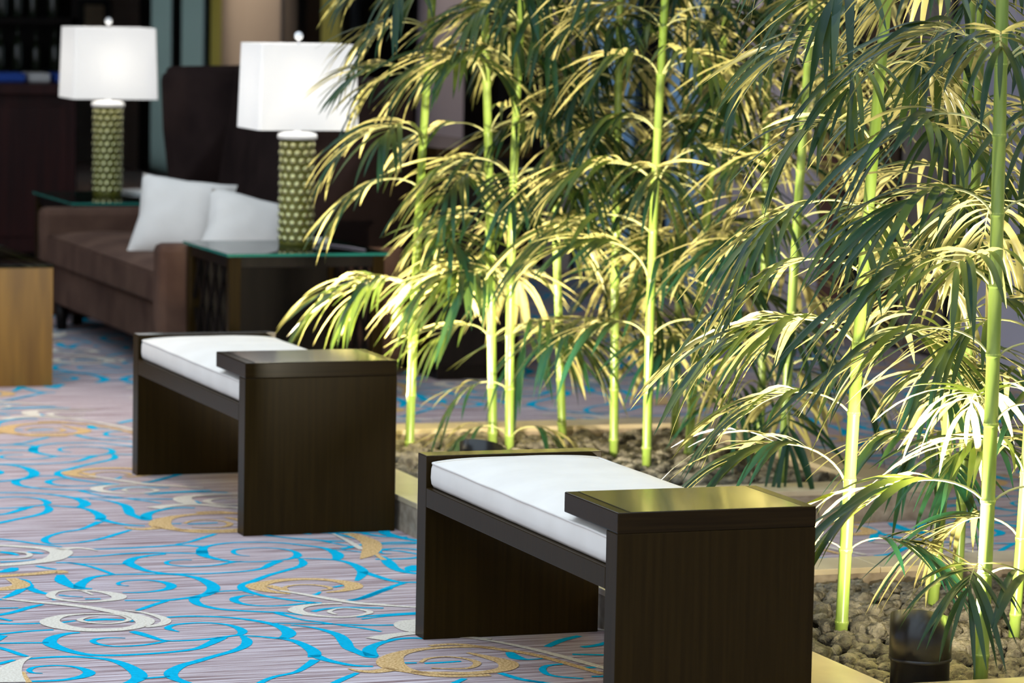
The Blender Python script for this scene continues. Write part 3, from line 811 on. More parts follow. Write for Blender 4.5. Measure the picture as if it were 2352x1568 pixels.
# ------------------------------------------------------------------ benches
BW, BL_, BH, BHF, BT, BT2, BA, ZR, ZRB = 0.460, 1.344, 0.504, 0.456, 0.0451, 0.0673, 0.323, 0.3785, 0.330
def make_bench(loc, label, clabel):
    t = empty('bench', loc)
    tag(t, label, 'bench', 'dark wood benches along the planters')
    def bx(nm, a, b, c, d, e, f, mat='espresso', bv=0.002):
        return MB().box(a, b, c, d, e, f, 0, bv).build(nm, mat, t)
    bx('end_panel', 0, BW, 0, BT2, 0, BH - BT)
    bx('end_panel', 0, BW, BL_ - BT2, BL_, 0, BHF)
    bx('armrest', 0, BW, 0, BA, BH - BT, BH, 'espresso_h', 0.0025)
    bx('rail', 0, 0.030, BT2, BL_ - BT2, ZRB, ZR)
    bx('rail', BW - 0.030, BW, BT2, BL_ - BT2, ZRB, ZR)
    bx('seat_board', 0.030, BW - 0.030, BT2, BL_ - BT2, ZR - 0.03, ZR - 0.006)
    s1 = bx('edge_band', 0.028, 0.0305, 0.012, BA - 0.012, BH - 0.0005, BH + 0.0006, 'black_wood', 0)
    s2 = bx('edge_band', BW - 0.0305, BW - 0.028, 0.012, BA - 0.012, BH - 0.0005, BH + 0.0006, 'black_wood', 0)
    bx('top_veneer', 0.031, BW - 0.031, 0.004, BA - 0.004, BH - 0.001, BH + 0.0006, 'espresso_top', 0)
    bx('end_cap', 0.002, BW - 0.002, BL_ - BT2 + .002, BL_ - .002, BHF - 0.001, BHF + 0.0006, 'espresso_top', 0)
    # cushion
    cx0, cx1, cy0, cy1 = 0.012, BW - 0.012, BT2 + 0.003, BL_ - BT2 - 0.012
    nx, ny = 22, 40
    hz = ZR + 0.060
    dome = 0.034
    bm = bmesh.new()
    def prof(s):
        return (1 - abs(2 * s - 1) ** 4.5)
    top = []
    rr = random.Random(3)
    for j in range(ny + 1):
        row = []
        for i in range(nx + 1):
            s, q = i / nx, j / ny
            # tighter spacing at the rim
            s2_, q2 = 0.5 - 0.5 * math.cos(math.pi * s), 0.5 - 0.5 * math.cos(math.pi * q)
            x = cx0 + (cx1 - cx0) * s2_
            y = cy0 + (cy1 - cy0) * q2
            z = hz + dome * prof(s2_) * (0.25 + 0.75 * prof(q2)) + 0.0015 * noise.noise(Vector((x * 9, y * 7, 0)))
            row.append((x, y, z))
        top.append(row)
    m = MB()
    vs = [p for r_ in top for p in r_]
    W = nx + 1
    fs = [(j * W + i, j * W + i + 1, (j + 1) * W + i + 1, (j + 1) * W + i) for j in range(ny) for i in range(nx)]
    m.add(vs, fs, 0, True)
    # side wall with a gentle belly
    loop = [top[0][i] for i in range(nx + 1)] + [top[j][nx] for j in range(1, ny + 1)] + [top[ny][i] for i in range(nx - 1, -1, -1)] + [top[j][0] for j in range(ny - 1, 0, -1)]
    rings = []
    for z, o_ in ((hz, 0.0), (hz - 0.012, 0.003), (hz - 0.035, 0.004), (ZR + 0.010, 0.002), (ZR + 0.001, -0.004)):
        rg = []
        for p in loop:
            dx = -o_ if p[0] < cx0 + 1e-4 else (o_ if p[0] > cx1 - 1e-4 else 0)
            dy = -o_ * .5 if p[1] < cy0 + 1e-4 else (o_ * .5 if p[1] > cy1 - 1e-4 else 0)
            zz = z if z < hz else p[2]
            rg.append((p[0] + dx + 0.0012 * noise.noise(Vector((p[1] * 25, z * 30, 1))), p[1] + dy, zz))
        rings.append(rg)
    vs2 = [p for rg in rings for p in rg]
    n = len(loop)
    fs2 = [(k * n + i, (k + 1) * n + i, (k + 1) * n + (i + 1) % n, k * n + (i + 1) % n) for k in range(len(rings) - 1) for i in range(n)]
    fs2.append(tuple(reversed([(len(rings) - 1) * n + i for i in range(n)])))
    m.add(vs2, fs2, 0, True)
    c = m.build('seat_cushion', 'cotton', None, loc)
    tag(c, clabel, 'cushion', 'white bench cushions')
    pl = [(p[0], p[1], p[2] + 0.001) for p in loop]
    MB().tube(pl + [pl[0]], 0.0035, 6).build('piping', 'cotton', c)
    return t
make_bench((2.7845, 7.008, 0), 'dark espresso wood bench in the right foreground with raised near armrest', 'white box cushion on the nearer dark wood bench')
make_bench((2.7895, 9.9516, 0), 'dark espresso wood bench in the middle distance beside the farther planter', 'white box cushion on the farther dark wood bench')

# ------------------------------------------------------------------ bamboo palms
def leaflet_geo(p0, d0, n0, length, halfw, droop, rr, seg=7):
    """points of a folded lanceolate leaflet; upper side faces n0"""
    d = d0.normalized()
    nrm = (n0 - d * n0.dot(d)).normalized()
    vs, fs = [], []
    p = Vector(p0)
    prof = [0.30, 0.82, 1.0, 1.0, 0.92, 0.74, 0.44, 0.02]
    twist = rr.uniform(-0.10, 0.10)
    for i in range(seg + 1):
        side = d.cross(nrm).normalized()
        hw = halfw * prof[i]
        vs += [p + side * -hw + nrm * hw * 0.30, p.copy(), p + side * hw + nrm * hw * 0.30]
        p = p + d * (length / seg)
        d = (d + Vector((0, 0, -1)) * droop * (1.0 + 0.9 * math.exp(-abs(i - 1.5))) ).normalized()
        nrm = (nrm - d * nrm.dot(d)).normalized()
        nrm = (Matrix.Rotation(twist, 3, d) @ nrm).normalized()
    for i in range(seg):
        a, b = 3 * i, 3 * (i + 1)
        fs += [(a, a + 1, b + 1, b), (a + 1, a + 2, b + 2, b + 1)]
    return vs, fs
FRONDS = []
def make_frond_protos():
    rr = random.Random(5)
    for k in range(14):
        L = rr.uniform(0.20, 0.27)
        e0, e1 = rr.uniform(0.65, 1.15), rr.uniform(-1.0, -0.45)
        n = 12
        pts, dirs = [Vector((0, 0, 0))], []
        for i in range(n):
            e = e0 + (e1 - e0) * (i / (n - 1)) ** 0.85
            d = Vector((math.cos(e), 0, math.sin(e)))
            dirs.append(d)
            pts.append(pts[-1] + d * L / n)
        rach = MB().tube(pts, [0.0030 - 0.0018 * i / n for i in range(n + 1)], 6)
        leaves = []
        npair = rr.choice((6, 7, 7, 8))
        for j in range(npair):
            t = 0.42 + 0.56 * j / (npair - 1)
            for sgn in (-1, 1):
                tt = min(0.999, t + (0.02 if sgn > 0 else 0) + rr.uniform(-.012, .012))
                idx = min(n - 1, int(tt * n))
                fr = tt * n - idx
                p = pts[idx].lerp(pts[idx + 1], max(0, min(1, fr)))
                T = dirs[idx]
                up = Vector((0, 1, 0)).cross(T) * -1
                if up.z < 0:
                    up = -up
                phi = R(rr.uniform(42, 62) - 34 * (j / (npair - 1)))
                d = T * math.cos(phi) + Vector((0, sgn, 0)) * math.sin(phi) + up * rr.uniform(0.05, 0.28)
                ln = rr.uniform(0.195, 0.27) * (0.78 + 0.5 * math.sin(math.pi * (0.15 + 0.7 * j / (npair - 1))))
                nn = (up + Vector((0, sgn * 0.35, 0)) * rr.uniform(0.2, 1.2))
                leaves.append(leaflet_geo(p, d, nn, ln, rr.uniform(0.0076, 0.0102), rr.uniform(0.06, 0.20), rr))
        T = dirs[-1]
        leaves.append(leaflet_geo(pts[-1], T + Vector((0, rr.uniform(-.2, .2), 0.1)), Vector((0, 0.2, 1)), rr.uniform(0.15, 0.2), 0.006, 0.09, rr))
        rmesh = rach.mesh('frond', 'petiole')
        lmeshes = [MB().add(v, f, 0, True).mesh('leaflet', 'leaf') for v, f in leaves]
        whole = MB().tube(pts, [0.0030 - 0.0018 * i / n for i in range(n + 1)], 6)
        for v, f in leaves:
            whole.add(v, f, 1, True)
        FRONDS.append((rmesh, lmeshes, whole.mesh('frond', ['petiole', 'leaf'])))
make_frond_protos()

def make_palm(base, top_off, height, radius, label, fronds, split, seed, group):
    """base (x,y); top_off = drift of the stem tip; fronds = [(z, azimuth in degrees, scale)]"""
    rr = random.Random(seed)
    t = empty('bamboo_palm', (base[0], base[1], 0.04))
    tag(t, label, 'plant', group)
    bow = (rr.uniform(-.012, .012), rr.uniform(-.012, .012))
    def axis(z):
        s = z / height
        return Vector((top_off[0] * s + bow[0] * math.sin(math.pi * s * 1.5), top_off[1] * s + bow[1] * math.sin(math.pi * s * 1.5), z))
    pts, rad = [], []
    nodes = []
    z = rr.uniform(0.05, 0.11)
    while z < height:
        nodes.append(z)
        z += rr.uniform(0.145, 0.185)
    zs = [0.0]
    for q in nodes:
        zs += [q - 0.007, q - 0.003, q, q + 0.004, q + 0.012]
    zs.append(height)
    for q in zs:
        r = radius * (1 - 0.22 * q / height)
        k = min((abs(q - nd), q - nd) for nd in nodes)
        if abs(k[1]) < 1e-6:
            r *= 1.14
        elif k[1] == 0.004 or (-0.0035 < k[1] < 0.005):
            r *= 1.09
        pts.append(axis(q))
        rad.append(r)
    MB().tube(pts, rad, 14).build('stem', 'stem', t)
    for q in nodes:
        r = radius * (1 - 0.22 * q / height) * 1.10
        MB().lathe([(r * 0.985, -0.0022), (r * 1.03, 0.0), (r * 0.985, 0.0022)], 14).build('node_ring', 'stem_node', t, axis(q + 0.0025))
    for (zf, az, sc) in fronds:
        zn = min(nodes, key=lambda q: abs(q - zf))
        rm, lm, wm = FRONDS[rr.randrange(len(FRONDS))]
        fo = bpy.data.objects.new('frond', rm if split else wm)
        COL.objects.link(fo)
        fo.parent = t
        a = R(az)
        p = axis(zn)
        fo.location = (p.x + math.cos(a) * radius * 0.8, p.y + math.sin(a) * radius * 0.8, zn + rr.uniform(0.0, 0.008))
        fo.rotation_euler = (rr.uniform(-.12, .12), rr.uniform(-.18, .22), a)
        fo.scale = (sc, sc, sc)
        if split:
            for me in lm:
                lo = bpy.data.objects.new('leaflet', me)
                COL.objects.link(lo)
                lo.parent = fo
    return t
# azimuths below: 0 = towards image right, 90 = away, 180 = image left, 270 = towards the viewer
AZ0 = -math.degrees(A)
def fr(z, th, sc=1.0):
    return (z, th + AZ0, sc)
def auto(seed, z0, z1, per=2, step=0.165, sc=1.0, skip=()):
    rr = random.Random(seed)
    out = []
    z = z0
    a = rr.uniform(0, 360)
    while z < z1:
        for k in range(per):
            out.append((z, a + k * 360.0 / per + rr.uniform(-35, 35), sc * rr.uniform(0.85, 1.12)))
        a += 75 + rr.uniform(-20, 20)
        z += step
    return out
GB, GA = 'bamboo palms in the nearer planter', 'bamboo palms in the farther planter'
PALMS = [
 # base, drift at tip, height, radius, label, fronds, split, seed, group
 ((3.680, 7.060), (0.00, 0.00), 2.3, 0.0165, 'thick pale-lit bamboo palm stem just behind the uplight can at the picture\'s right',
  [fr(.40,180,1.25), fr(.40,-5,1.1), fr(.55,-40), fr(.72,170,1.15), fr(.72,0,1.0), fr(.88,188,1.2), fr(.88,240,1.0), fr(1.03,200,1.1), fr(1.03,12), fr(1.20,185,1.1), fr(1.20,-12), fr(1.36,262,1.0), fr(1.36,340), fr(1.5,175), fr(1.5,30), fr(.20,300,1.0), fr(.28,250,.8), fr(.60,95), fr(1.1,90), fr(1.65,120), fr(1.65,230), fr(1.8,0), fr(1.8,180)], True, 101, GB),
 ((3.659, 7.745), (0.135, 0.06), 2.3, 0.0155, 'bright green bamboo palm stem leaning right beside the nearer bench armrest',
  [fr(.40,182,1.15), fr(.30,200,.75), fr(.30,-10,.8), fr(.55,178,1.0), fr(.66,185,1.25), fr(.66,-5), fr(.80,160,1.1), fr(.95,172,1.2), fr(.95,20), fr(1.12,182,1.15), fr(1.12,5,1.1), fr(1.28,200), fr(1.28,330), fr(1.42,240,.8), fr(1.42,20,.9), fr(1.6,230,1.1), fr(1.6,320,1.1), fr(.80,20), fr(1.45,170), fr(1.75,90), fr(1.75,180), fr(1.0,260,.9)], True, 102, GB),
 ((4.037, 8.018), (0.11, 0.05), 2.3, 0.0145, 'green bamboo palm stem in the middle of the nearer planter',
  [fr(.35,185,.9), fr(.35,-20,.9), fr(.35,270,.8)] + auto(21, .55, 1.9, 2), True, 103, GB),
 ((4.25, 8.30), (0.04, 0.03), 2.2, 0.014, 'slender bamboo palm at the right edge behind the thick pale-lit stem', auto(22, .35, 1.9, 2), True, 104, GB),
 ((4.02, 7.55), (0.05, 0.0), 2.2, 0.014, 'bamboo palm whose fronds reach in from the right edge', auto(23, .3, 1.9, 2), True, 105, GB),
 ((3.698, 11.185), (0.10, 0.05), 2.3, 0.0150, 'leftmost bamboo palm, its fronds overlapping the nearer lamp',
  [fr(.62,183,1.1), fr(.62,210,1.0), fr(.50,200,.8), fr(.85,180,1.0), fr(1.06,182,1.0), fr(1.24,180,.9), fr(1.24,200,.9), fr(1.42,185,.9), fr(1.42,150,.9), fr(1.6,180,.9), fr(1.6,240), fr(.72,320), fr(.95,0), fr(1.15,330), fr(1.4,10), fr(.5,40,.8), fr(1.7,20), fr(1.75,200), fr(1.06,240)], False, 201, GA),
 ((3.989, 11.180), (-0.09, 0.0), 2.3, 0.0155, 'thick yellow-green bamboo palm stem just left of the pale straight stem', auto(31, .35, 1.9, 2), False, 202, GA),
 ((3.990, 11.020), (0.02, 0.0), 2.3, 0.0150, 'pale straight bamboo palm stem rising behind the nearer bench\'s far end',
  [fr(.16,200,.8), fr(.16,-20,.8), fr(.22,185,.8), fr(.60,182,1.25), fr(.62,200,1.1), fr(.46,0,1.1), fr(.46,-40,1.0), fr(.80,182,1.0), fr(.78,10,1.0), fr(.92,190,1.1), fr(1.15,0,1.25), fr(1.10,330,1.1), fr(1.30,180,1.15), fr(1.30,210,1.0), fr(1.5,0,1.1), fr(1.5,185,1.0), fr(1.7,270), fr(1.75,90), fr(1.0,270,.9), fr(1.4,300)], False, 203, GA),
 ((4.279, 11.290), (-0.12, 0.02), 2.3, 0.0145, 'bamboo palm stem leaning left, right of the pale straight stem', auto(33, .4, 1.9, 2), False, 204, GA),
 ((4.302, 10.876), (-0.02, 0.0), 2.3, 0.0145, 'pale yellowish bamboo palm stem just right of the nearer bench\'s far end', auto(34, .45, 1.9, 2), False, 205, GA),
 ((4.298, 10.580), (0.04, 0.0), 2.3, 0.0150, 'glossy green bamboo palm stem meeting the nearer bench cushion in view',
  [fr(.90,200,1.1), fr(.90,-20,1.1), fr(.90,270,1.0), fr(.76,180,1.3), fr(.60,183,1.1), fr(.46,190,1.0), fr(.46,-10,1.0), fr(.34,10,.8), fr(1.08,180), fr(1.08,10), fr(1.25,210), fr(1.25,330), fr(1.42,170), fr(1.42,0), fr(1.6,200), fr(1.6,20), fr(1.75,90), fr(1.75,270), fr(.62,90)], False, 206, GA),
 ((4.700, 11.320), (0.02, 0.0), 2.3, 0.0140, 'bamboo palm stem in the far right corner of the farther planter', auto(36, .35, 1.9, 2), False, 207, GA),
 ((4.510, 10.746), (0.16, 0.02), 2.3, 0.0145, 'bamboo palm stem leaning right out of the dark rocks of the farther planter', auto(37, .4, 1.9, 2), False, 208, GA),
 ((4.740, 10.690), (-0.02, 0.0), 2.2, 0.0140, 'dark green bamboo palm stem along the right kerb of the farther planter', auto(38, .3, 1.9, 2), False, 209, GA),
 ((4.567, 10.126), (0.09, 0.0), 2.3, 0.0150, 'bamboo palm stem with a white-lit edge at the near kerb of the farther planter', auto(39, .3, 1.9, 2), False, 210, GA),
]
for i, a in enumerate(PALMS):
    a = list(a)
    if i > 5:
        a[5] = list(a[5]) + auto(400 + i, 0.62 + 0.05 * (i % 3), 1.95, 1, 0.20, 1.0)
    make_palm(*a)

# ------------------------------------------------------------------ sofa
SV, SU0, SU1 = 3.53, 13.80, 16.04
def make_sofa():
    t = empty('sofa', (SV, (SU0 + SU1) / 2, 0))
    tag(t, 'dark brown velvet wingback sofa between the two end tables', 'sofa')
    ox, oy = SV, (SU0 + SU1) / 2
    def B(nm, x0, x1, y0, y1, z0, z1, mat='velvet', bv=0.02, seg=0):
        return MB().box(x0 - ox, x1 - ox, y0 - oy, y1 - oy, z0, z1, 0, bv).build(nm, mat, t)
    vb = 4.56
    B('base', SV + 0.03, vb, SU0 + 0.06, SU1 - 0.06, 0.115, 0.295, 'velvet', 0.015)
    # seat cushion, slightly crowned
    x0, x1, y0, y1 = SV - 0.005, 4.30, SU0 + 0.125, SU1 - 0.125
    nx, ny = 10, 30
    m = MB()
    vs = []
    for j in range(ny + 1):
        for i in range(nx + 1):
            s, q = i / nx, j / ny
            rim = (1 - abs(2 * s - 1) ** 6) * (1 - abs(2 * q - 1) ** 10)
            sag = 0.010 * math.sin(q * 9 + s * 3)
            vs.append((x0 + (x1 - x0) * s - ox, y0 + (y1 - y0) * q - oy, 0.425 + 0.030 * rim + sag * rim))
    W = nx + 1
    fs = [(j * W + i, j * W + i + 1, (j + 1) * W + i + 1, (j + 1) * W + i) for j in range(ny) for i in range(nx)]
    m.add(vs, fs, 0, True)
    m.box(x0 - ox, x1 - ox, y0 - oy, y1 - oy, 0.30, 0.425, 0, 0.012)
    m.build('seat_cushion', 'velvet', t)
    # arms: slim panels with rounded tops
    for (a, b) in ((SU0, SU0 + 0.12), (SU1 - 0.12, SU1)):
        B('arm', SV - 0.02, vb - 0.02, a, b, 0.06, 0.545, 'velvet', 0.03)
    # back and wings
    bm_ = MB()
    prof = [(4.30, 0.40), (4.40, 1.17), (4.43, 1.195), (4.54, 1.195), (vb, 1.17), (vb, 0.12), (4.30, 0.12)]
    ya, yb = SU0 + 0.05, SU1 - 0.05
    vs = [(x - ox, ya - oy, z) for x, z in prof] + [(x - ox, yb - oy, z) for x, z in prof]
    n = len(prof)
    fs = [(i, (i + 1) % n, n + (i + 1) % n, n + i) for i in range(n)] + [tuple(range(n - 1, -1, -1)), tuple(range(n, 2 * n))]
    bm_.add(vs, fs)
    bm_.build('backrest', 'velvet_shaded', t)
    for (a, b) in ((SU0 + 0.005, SU0 + 0.085), (SU1 - 0.085, SU1 - 0.005)):
        wp = [(4.10, 0.52), (4.115, 0.66), (4.085, 0.90), (4.075, 1.12), (4.085, 1.165), (4.12, 1.185), (4.52, 1.195), (vb + 0.003, 1.17), (vb + 0.003, 0.5)]
        k = len(wp)
        vs = [(x - ox, a - oy, z) for x, z in wp] + [(x - ox, b - oy, z) for x, z in wp]
        fs = [(i, (i + 1) % k, k + (i + 1) % k, k + i) for i in range(k)] + [tuple(range(k - 1, -1, -1)), tuple(range(k, 2 * k))]
        bm = bmesh.new()
        bv = [bm.verts.new(p) for p in vs]
        for f in fs:
            bm.faces.new([bv[i] for i in f])
        bmesh.ops.recalc_face_normals(bm, faces=bm.faces)
        bmesh.ops.bevel(bm, geom=[e for e in bm.edges if e.calc_face_angle(0) > 0.8], offset=0.018, segments=3, affect='EDGES')
        MB().frombm(bm, 0, True).build('wing', 'velvet_shaded', t)
    for (x, y) in ((SV + 0.06, SU0 + 0.10), (SV + 0.06, SU1 - 0.16), (vb - 0.1, SU0 + 0.10), (vb - 0.1, SU1 - 0.16)):
        MB().tube([(x - ox, y - oy, 0), (x - ox, y - oy, 0.12)], [0.022, 0.032], 12).build('foot', 'black_wood', t)
make_sofa()

def pillow(loc, rot, size, label):
    n = 18
    m = MB()
    vs, fs = [], []
    for side in (1, -1):
        for j in range(n + 1):
            for i in range(n + 1):
                s, q = 2 * i / n - 1, 2 * j / n - 1
                pinch = 1 - 0.10 * (1 - s * s) * 0 
                edge = max(0.0, (1 - abs(s) ** 2.4)) ** 0.5 * max(0.0, (1 - abs(q) ** 2.4)) ** 0.5
                # corners stay sharp, sides pull in
                x = s * size * 0.5 * (1 - 0.11 * (1 - abs(q)) * abs(s) ** 2)
                y = q * size * 0.5 * (1 - 0.11 * (1 - abs(s)) * abs(q) ** 2)
                z = side * size * 0.25 * edge
                z += 0.006 * noise.noise(Vector((x * 12, y * 12, side))) * edge
                vs.append((x, y, z))
    W = n + 1
    o2 = W * W
    for j in range(n):
        for i in range(n):
            a = j * W + i
            fs.append((a, a + 1, a + W + 1, a + W))
            fs.append((o2 + a, o2 + a + W, o2 + a + W + 1, o2 + a + 1))
    m.add(vs, fs, 0, True)
    o = m.build('throw_pillow', 'cotton', None, loc)
    o.rotation_euler = rot
    tag(o, label, 'pillow', 'white throw pillows on the sofa')
    return o
pillow((3.86, 14.80, 0.565), (R(58), R(6), R(-24)), 0.41, 'plump white throw pillow with a peaked corner, left on the brown sofa')
pillow((4.06, 14.42, 0.520), (R(46), R(14), R(-16)), 0.42, 'white throw pillow lying half behind the olive lamp base')

# ------------------------------------------------------------------ end tables with lattice sides
def end_table(x0, x1, y0, y1, label):
    zt = 0.56
    cx, cy = (x0 + x1) / 2, (y0 + y1) / 2
    t = empty('end_table', (cx, cy, 0))
    tag(t, label, 'table', 'lattice end tables')
    def B(nm, a, b, c, d, e, f, mat='black_wood', bv=0.002, par=None):
        return MB().box(a - cx, b - cx, c - cy, d - cy, e, f, 0, bv).build(nm, mat, par or t)
    lg = 0.045
    i = 0.012
    X0, X1, Y0, Y1 = x0 + i, x1 - i, y0 + i, y1 - i
    for a in (X0, X1 - lg):
        for b in (Y0, Y1 - lg):
            B('leg', a, a + lg, b, b + lg, 0, zt - 0.012, 'espresso')
    for b in (Y0, Y1 - lg):
        B('rail', X0 + lg, X1 - lg, b + .006, b + lg - .006, zt - 0.055, zt - 0.013)
        B('rail', X0 + lg, X1 - lg, b + .006, b + lg - .006, 0.03, 0.065)
    for a in (X0, X1 - lg):
        B('rail', a + .006, a + lg - .006, Y0 + lg, Y1 - lg, zt - 0.055, zt - 0.013)
        B('rail', a + .006, a + lg - .006, Y0 + lg, Y1 - lg, 0.03, 0.065)
    B('shelf', X0 + .02, X1 - .02, Y0 + .02, Y1 - .02, zt - 0.050, zt - 0.042)
    B('shade_backing', X0 + lg, X1 - lg, Y1 - lg + .012, Y1 - lg + .024, 0.065, zt - 0.055)  # dark sheet added to blacken the shaded inside of the table
    # diamond lattice on both flanks
    za, zb, ya, yb = 0.065, zt - 0.055, Y0 + lg, Y1 - lg
    for a in (X0 + lg / 2, X1 - lg / 2):
        slope = 1.9
        span = yb - ya
        for sgn in (1, -1):
            c = -span * slope
            while c < (zb - za) + span * slope:
                # line z = za + c + sgn*slope*(y-ya) clipped to the opening
                pts = []
                for yy in (ya, yb):
                    zz = za + c + sgn * slope * (yy - ya)
                    if za <= zz <= zb:
                        pts.append((yy, zz))
                for zz in (za, zb):
                    yy = ya + (zz - za - c) / (sgn * slope)
                    if ya < yy < yb:
                        pts.append((yy, zz))
                pts = sorted(set((round(p, 4), round(q, 4)) for p, q in pts))
                if len(pts) >= 2 and (pts[-1][0] - pts[0][0]) > 0.04:
                    p, q = pts[0], pts[-1]
                    off = 0.003 * sgn
                    MB().tube([(a - cx + off, p[0] - cy, p[1]), (a - cx + off, q[0] - cy, q[1])], 0.0085, 4, smooth=False).build('lattice_slat', 'black_wood', t)
                c += 0.235
    g = MB().box(x0 - cx, x1 - cx, y0 - cy, y1 - cy, zt - 0.012, zt, 0, 0.0015).build('glass_top', 'table_glass', t)
    m = MB()
    e = 0.0012
    m.box(x0 - cx - e, x1 - cx + e, y0 - cy - e, y0 - cy, zt - 0.011, zt - 0.001)
    m.box(x0 - cx - e, x0 - cx, y0 - cy, y1 - cy, zt - 0.011, zt - 0.001)
    m.box(x1 - cx, x1 - cx + e, y0 - cy, y1 - cy, zt - 0.011, zt - 0.001)
    m.box(x0 - cx - e, x1 - cx + e, y1 - cy, y1 - cy + e, zt - 0.011, zt - 0.001)
    m.build('polished_edge', 'glass_edge', g)
    return t
end_table(3.605, 4.245, 13.13, 13.79, 'glass-topped lattice end table at the sofa\'s near end')
end_table(3.675, 4.315, 16.06, 16.90, 'glass-topped lattice end table at the sofa\'s far end, by the bar')

# ------------------------------------------------------------------ table lamps
def lamp(x, y, z, label):
    t = empty('table_lamp', (x, y, z))
    tag(t, label, 'lamp', 'olive glass table lamps')
    r, h = 0.066, 0.415
    base = MB()
    base.lathe([(0.0, 0.0), (r, 0.0), (r + 0.004, 0.006), (r, 0.014), (r, h - 0.004), (r * 0.9, h), (0, h)], 40)
    rows, per = 13, 12
    for j in range(rows):
        zz = 0.026 + (h - 0.050) * j / (rows - 1)
        for k in range(per):
            a = 2 * math.pi * (k + 0.5 * (j % 2)) / per
            bm = bmesh.new()
            bmesh.ops.create_icosphere(bm, subdivisions=2, radius=0.0138)
            base.frombm(bm, 1, True, Matrix.Translation((math.cos(a) * r, math.sin(a) * r, zz)) @ Matrix.Rotation(a, 4, 'Z') @ Matrix.Diagonal((0.6, 1, 1, 1)))
    base.build('hobnail_base', ['glass_olive_body', 'glass_olive'], t)
    MB().lathe([(0, h), (r + 0.010, h), (r + 0.013, h + 0.008), (r + 0.010, h + 0.020), (r * 0.8, h + 0.026), (0, h + 0.026)], 40).build('collar', 'finial', t)
    MB().lathe([(0.014, h + 0.02), (0.014, h + 0.055)], 20).build('neck', 'finial', t)
    zs0, zs1 = h + 0.040, h + 0.040 + 0.332
    wl_, dl = 0.405, 0.320
    wt, dt = 0.386, 0.300
    def outline(wd, dp, zz):
        c = 0.010
        p = []
        for sx, sy, seq in ((1, -1, ((-c, 0), (0, c))), (1, 1, ((0, -c), (-c, 0))), (-1, 1, ((c, 0), (0, -c))), (-1, -1, ((0, c), (c, 0)))):
            for dx, dy in seq:
                p.append((sx * wd / 2 + dx, sy * dp / 2 + dy, zz))
        return p
    m = MB()
    o0, o1 = outline(wl_, dl, zs0), outline(wt, dt, zs1)
    i0, i1 = outline(wl_ - .006, dl - .006, zs0), outline(wt - .006, dt - .006, zs1)
    n = 8
    vs = o0 + o1 + i0 + i1
    fs = []
    for k in range(n):
        k2 = (k + 1) % n
        fs += [(k, k2, n + k2, n + k), (2 * n + k, 3 * n + k, 3 * n + k2, 2 * n + k2), (k, 2 * n + k, 2 * n + k2, k2), (n + k, n + k2, 3 * n + k2, 3 * n + k)]
    m.add(vs, fs)
    m.build('shade', 'shade_linen', t)
    sp = MB()
    for a in (0, math.pi / 2):
        q = 0.19 if a == 0 else 0.13
        sp.tube([(-math.cos(a) * q, -math.sin(a) * q, zs1 - 0.01), (math.cos(a) * q, math.sin(a) * q, zs1 - 0.01)], 0.002, 6)
    sp.build('spider', 'chrome', t)
    MB().tube([(0, 0, h + 0.05), (0, 0, zs1 + 0.012)], 0.004, 8).build('stem', 'chrome', t)
    bm = bmesh.new()
    bmesh.ops.create_uvsphere(bm, u_segments=16, v_segments=10, radius=0.017)
    MB().frombm(bm, 0, True, Matrix.Translation((0, 0, zs1 + 0.030))).build('finial', 'finial', t)
    L = add_light('lamp_bulb', 'POINT', (x, y, z + h + 0.20), 3.2, (1, 0.95, 0.85), shadow_soft_size=0.04)
    return t
lamp(3.996, 13.544, 0.56, 'white-shaded lamp with olive hobnail glass base on the nearer end table')
lamp(3.973, 16.62, 0.56, 'white-shaded lamp with olive hobnail glass base on the farther end table')
o = MB().box(-0.05, 0.05, -0.03, 0.03, 0, 0.02, 0, 0.004).build('notepad', 'paper', None, (4.10, 13.62, 0.5605))
tag(o, 'small white pad behind the lamp on the nearer end table', 'notepad')
o = MB().tube([(4.05, 13.56, 0.565), (4.12, 13.50, 0.564), (4.16, 13.36, 0.564), (4.18, 13.22, 0.564)], 0.003, 6).build('lamp_cord', 'cord')
tag(o, 'thin lamp cord trailing over the nearer glass table top', 'cord')
o = MB().box(-0.11, 0.11, -0.15, 0.15, 0, 0.012, 0, 0.002).build('booklet', 'paper', None, (4.20, 16.72, 0.5605))
o.rotation_euler = (0, 0, 0.3)
tag(o, 'white booklet lying on the farther end table', 'booklet')

# ------------------------------------------------------------------ coffee table
def coffee():
    x0, x1, y0, y1, zt = 2.05, 3.07, 13.73, 14.85, 0.476
    cx, cy = (x0 + x1) / 2, (y0 + y1) / 2
    t = empty('coffee_table', (cx, cy, 0))
    tag(t, 'block-like golden brown coffee table with a glass top at the left edge', 'table')
    th = 0.04
    def B(nm, a, b, c, d, e, f, mat, bv=0.002):
        return MB().box(a - cx, b - cx, c - cy, d - cy, e, f, 0, bv).build(nm, mat, t)
    B('side_panel', x0, x1, y0, y0 + th, 0, zt - .012, 'table_wood')
    B('side_panel', x0, x1, y1 - th, y1, 0, zt - .012, 'table_wood')
    B('side_panel', x0, x0 + th, y0 + th, y1 - th, 0, zt - .012, 'table_wood')
    B('side_panel', x1 - th, x1, y0 + th, y1 - th, 0, zt - .012, 'table_wood')
    B('top_board', x0 + th, x1 - th, y0 + th, y1 - th, zt - .05, zt - .014, 'espresso_h')
    g = B('glass_top', x0 - .004, x1 + .004, y0 - .004, y1 + .004, zt - .012, zt, 'table_glass')
coffee()

